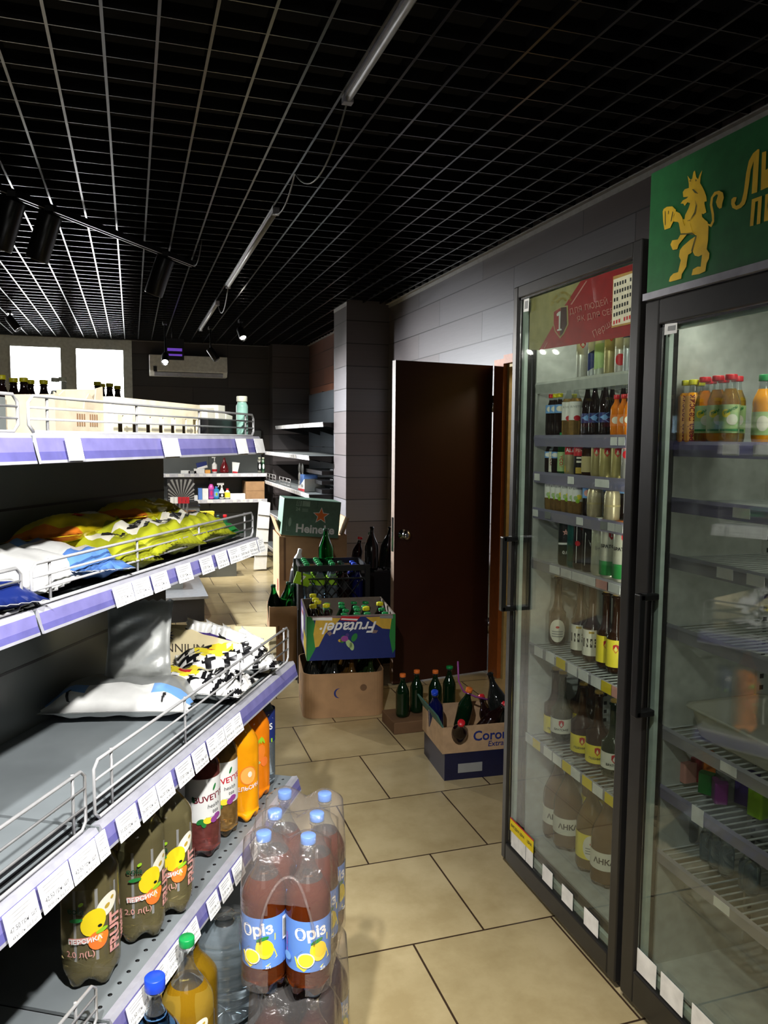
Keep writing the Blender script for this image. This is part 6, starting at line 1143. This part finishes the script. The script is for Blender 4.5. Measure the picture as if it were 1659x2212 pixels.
P = crT @ Vector((-.09, .0, .19)); bottle('s_green', (P.x+.075, P.y+.06, P.z-.035), 'big dark green bottle standing highest on the crate before the star printed carton', None, .4)
P = crT @ Vector((-.19, -.16, .18)); b = MB(Matrix.Translation(P) @ Matrix.Rotation(R(12), 4, 'Z') @ Matrix.Rotation(.35, 4, 'Y')); b.box(-.05, .05, -.002, .002, -.03, .04); put_text(b, '7', .05, (0, -.0021, .005), (1, 0, 0), (0, 0, 1), 1, .0008, .04); tag(b.build('label_card', [P_['lime'], P_['white']]), 'lime green printed card stuck on the upper black crate corner', 'card')
# carton with the big star printed case on top
caM = pose(1.165, 5.33, .0, R(-4)); t = thing('cardboard_box', 'tall brown cardboard box standing on the floor under the green star case', 'box', caM); wbox(caM, .46, .40, .80, .006).build('box', m_card, t)
b = MB(caM); b.box(-.20, -.185, -.2012, -.2002, .5, .79, 0); b.box(-.232, -.23, -.13, -.10, .42, .5, 1); b.build('print', [m_carddk, P_['red']], t)
for s in (-1, 1):
    b = MB(caM); b.obox((s*.228, .0, .85), (.004, 0, 0), (0, .17, 0), (s*.02, 0, .06)); b.build('flap', m_card, t)
hkM = pose(1.123, 5.2, .80, R(-3)) @ Matrix.Rotation(R(5), 4, 'Y'); t = thing('beer_case', 'green beer case with orange star and white lettering on top of the tall brown box', 'box', hkM); HL, HH = .385, .245
b = MB(hkM); b.box(-HL/2, HL/2, -.12, .12, 0, HH); b.build('case', M('case_green', (88, 120, 100), .5), t, bevel=.004)
O3 = hkM @ Vector((-HL/2, -.1206, 0)); U3 = hkM.to_3x3() @ X; V3 = hkM.to_3x3() @ Z; b = MB()
def hx(L, m, k): flat(b, L, O3, U3, V3, m, .0006*k)
hx([(x, z) for x, z in star(.255, .145, .058, .026)], 1, 1); hx([(x, z) for x, z in star(.255, .145, .049, .021)], 0, 2)
put_text(b, 'Heineke', .078, O3+U3*.222+V3*.05, U3, V3, 1, .0012, .03); hx([(.225, .19), (.2265, .19), (.2265, .243), (.225, .243)], 2, 1)
hx([(.085, .2), (.118, .2), (.118, .235), (.085, .235)], 3, 1); hx([(.124, .2), (.175, .2), (.175, .236), (.124, .236)], 3, 1); [hx([(.09+.012*i, .205+.01*j), (.098+.012*i, .205+.01*j), (.098+.012*i, .211+.01*j), (.09+.012*i, .211+.01*j)], 2, 2) for i in range(2) for j in range(3)]
put_text(b, '24', .03, O3+U3*.097+V3*.178, U3, V3, 3, .0012, .03); [hx([(.125, .165+.008*i), (.165, .165+.008*i), (.165, .168+.008*i), (.125, .168+.008*i)], 3, 1) for i in range(3)]
hx([(.03, .03), (.05, .03), (.05, .0315), (.0315, .0315), (.0315, .12), (.03, .12)], 3, 1); hx([(x, z) for x, z in ell(.05, .09, .01, .03)], 3, 1); b.build('print', [P_['peach'], P_['white'], P_['dgreen'], M('print_pale_green', (150, 180, 160), .5)], t)
# small carton of green bottles at the left
smM = pose(.885, 4.80, .0, R(-5)); t = thing('cardboard_box', 'narrow brown cardboard box of green bottles left of the black crates', 'box', smM); wbox(smM, .19, .2, .42, .005).build('box', m_card, t); b = MB(smM); b.box(-.07, -.06, -.1012, -.1002, .2, .28); b.box(-.045, -.035, -.1012, -.1002, .22, .3); b.box(-.03, .0, -.1012, -.1002, .24, .26); b.build('print', m_carddk, t)
MB(smM).box(-.09, .09, -.09, .09, .2, .25).build('filler', m_carddk, t)
for i, (x, y) in enumerate(((-.045, -.03), (.05, -.035), (.0, .05))): P = smM @ Vector((x, y, .2505)); bottle('s_green', tuple(P), ('dark green bottle in the narrow box, left one', 'dark green bottle in the narrow box, right one', 'dark green bottle in the narrow box, rear one')[i], 'green bottles in the narrow box', 0, .05, -.08+.1*i)
# dark plastic sack between crates and carton, bottles in the dark behind the crates
P = Vector((1.0, 4.95, 0)); t = thing('bottle_sack', 'dark bag with a white labelled bottle neck beside the tall brown box', 'bag', P); b = MB(Matrix.Translation(P)); b.lathe([(.05, 0), (.07, .05), (.065, .3), (.055, .5), (.04, .6), (.03, .62)], 14); b.build('sack', m_black, t); MB(Matrix.Translation(P+Z*.622) @ Matrix.Rotation(.2, 4, 'Y')).lathe([(.03, 0), (.028, .06), (.014, .09), (.014, .12)], 14).build('bottle_neck', P_['white'], t)
for i, (x, y, z, k, rx, lab) in enumerate(((1.45, 4.62, .001, 's_red', .0, 'dark bottle with red cap on the floor beside the black crates'), (1.36, 4.86, .60, 's_red', .5, 'dark bottle with red cap lying on the dark box behind the crates'), (1.46, 4.80, .60, 's_dark', .3, 'dark bottle leaning on the dark box behind the crates, left'), (1.56, 4.84, .60, 's_dark', -.4, 'dark bottle leaning on the dark box behind the crates, middle'), (1.66, 4.86, .60, 's_dark', .2, 'dark bottle leaning on the dark box behind the crates, right'), (1.50, 4.95, .60, 's_pep', .1, 'dark cola bottle with red emblem on the dark box behind the crates'))):
    bottle(k, (x, y, z+.0005), lab, None, i, rx*.3, rx*.3)
b = MB(); wbox(pose(1.52, 4.88, 0), .5, .3, .6, .006, mb=(b2 := MB(pose(1.52, 4.88, 0)))); b2.box(-.24, .24, -.14, .14, .57, .599); tag(b2.build('storage_box', m_black), 'dark box behind the black crates carrying loose bottles', 'box')
# box of empties in the dark by the refrigerator
coM = pose(1.45, 3.12, .0, R(-4)); t = thing('low_stand', 'dark blue crate on the floor under the cream printed beer box', 'crate', coM); wbox(coM, .40, .30, .118, .008).build('crate', M('crate_navy', (24, 26, 54), .4), t); MB(coM).box(-.14, -.03, -.1525, -.1512, .03, .07).build('label', P_['grey'], t)
cbM = pose(1.45, 3.12, .1185, R(-4)); t = thing('beer_box', 'open cream beer box with dark lettering full of empties beside the left refrigerator', 'box', cbM); wbox(cbM, .42, .30, .115, .006).build('box', M('cream_board', (176, 146, 112), .7), t); b = MB(cbM)
fr = cbM; put_text(b, 'Corona', .06, Vector((.02, -.1506, .066)), (1, 0, 0), (0, 0, 1), 0, .0008, .02); put_text(b, 'Extra', .034, Vector((.03, -.1506, .028)), (1, 0, 0), (0, 0, 1), 0, .0008, .01, .15); b.build('print', P_['navy'], t)
b = MB(cbM); b.obox((-.215, 0, .13), (.004, 0, 0), (0, .145, 0), (-.02, 0, .04)); b.build('flap', M('flap_teal', (60, 100, 90), .7), t)
for i, (x, y, k, lab) in enumerate(((-.12, -.08, 's_red', 'dark bottle with red cap lying in the cream beer box, left one'), (-.04, -.06, 's_red', 'dark bottle with red cap lying in the cream beer box, middle one'), (.06, -.06, 's_red', 'dark bottle with red cap lying in the cream beer box, right one'), (.13, -.03, 's_dark', 'clear dark bottle at the right end of the cream beer box'), (-.17, .06, 's_blue', 'bottle with deep blue cap in the cream beer box'), (-.05, .08, 's_org', 'bottle with orange cap in the cream beer box'))):
    P = cbM @ Vector((x, y, .012)); bottle(k, tuple(P), lab, 'empties in the cream beer box', i*1.3, .75 if i < 3 else .3, (-.3, .2, .5, 0, .2, 0)[i])
P = cbM @ Vector((-.02, .02, .16)); tag(MB().tube([P+Vector(v) for v in ((-.07, .0, .19), (-.065, 0, .1), (-.04, 0, .05), (.02, 0, .02), (.1, 0, -.005))], .004, 5).build('ribbon', P_['purple']), 'thin violet ribbon hanging into the cream beer box', 'ribbon')
for i, (x, y, k, lab) in enumerate(((1.27, 3.62, 's_org', 'bottle with orange cap standing behind the cream beer box, first from the left'), (1.36, 3.66, 's_org', 'bottle with orange cap standing behind the cream beer box, second from the left'), (1.45, 3.63, 's_org', 'bottle with orange cap standing behind the cream beer box, third from the left'), (1.54, 3.66, 's_gcap2', 'green capped bottle standing behind the cream beer box'))):
    bottle(k, (x, y, .0605), lab, 'bottles behind the beer box', i)
b2 = MB(pose(1.42, 3.64, 0)); b2.box(-.22, .22, -.1, .1, 0, .06); tag(b2.build('storage_box', m_carddk, bevel=.004), 'low dark cardboard box behind the cream beer box', 'box')
# ------------------------------------------------------------------ picture settings
vs_ = scn.view_settings; vs_.view_transform = 'Standard'; vs_.look = 'None'; vs_.exposure = .43; vs_.gamma = 1; vs_.use_curve_mapping = False
cy = scn.cycles; cy.use_denoising = True; cy.max_bounces = 10; cy.transmission_bounces = 8; cy.transparent_max_bounces = 24; cy.diffuse_bounces = 3; cy.glossy_bounces = 3; cy.caustics_reflective = False; cy.caustics_refractive = False; cy.sample_clamp_indirect = 4.
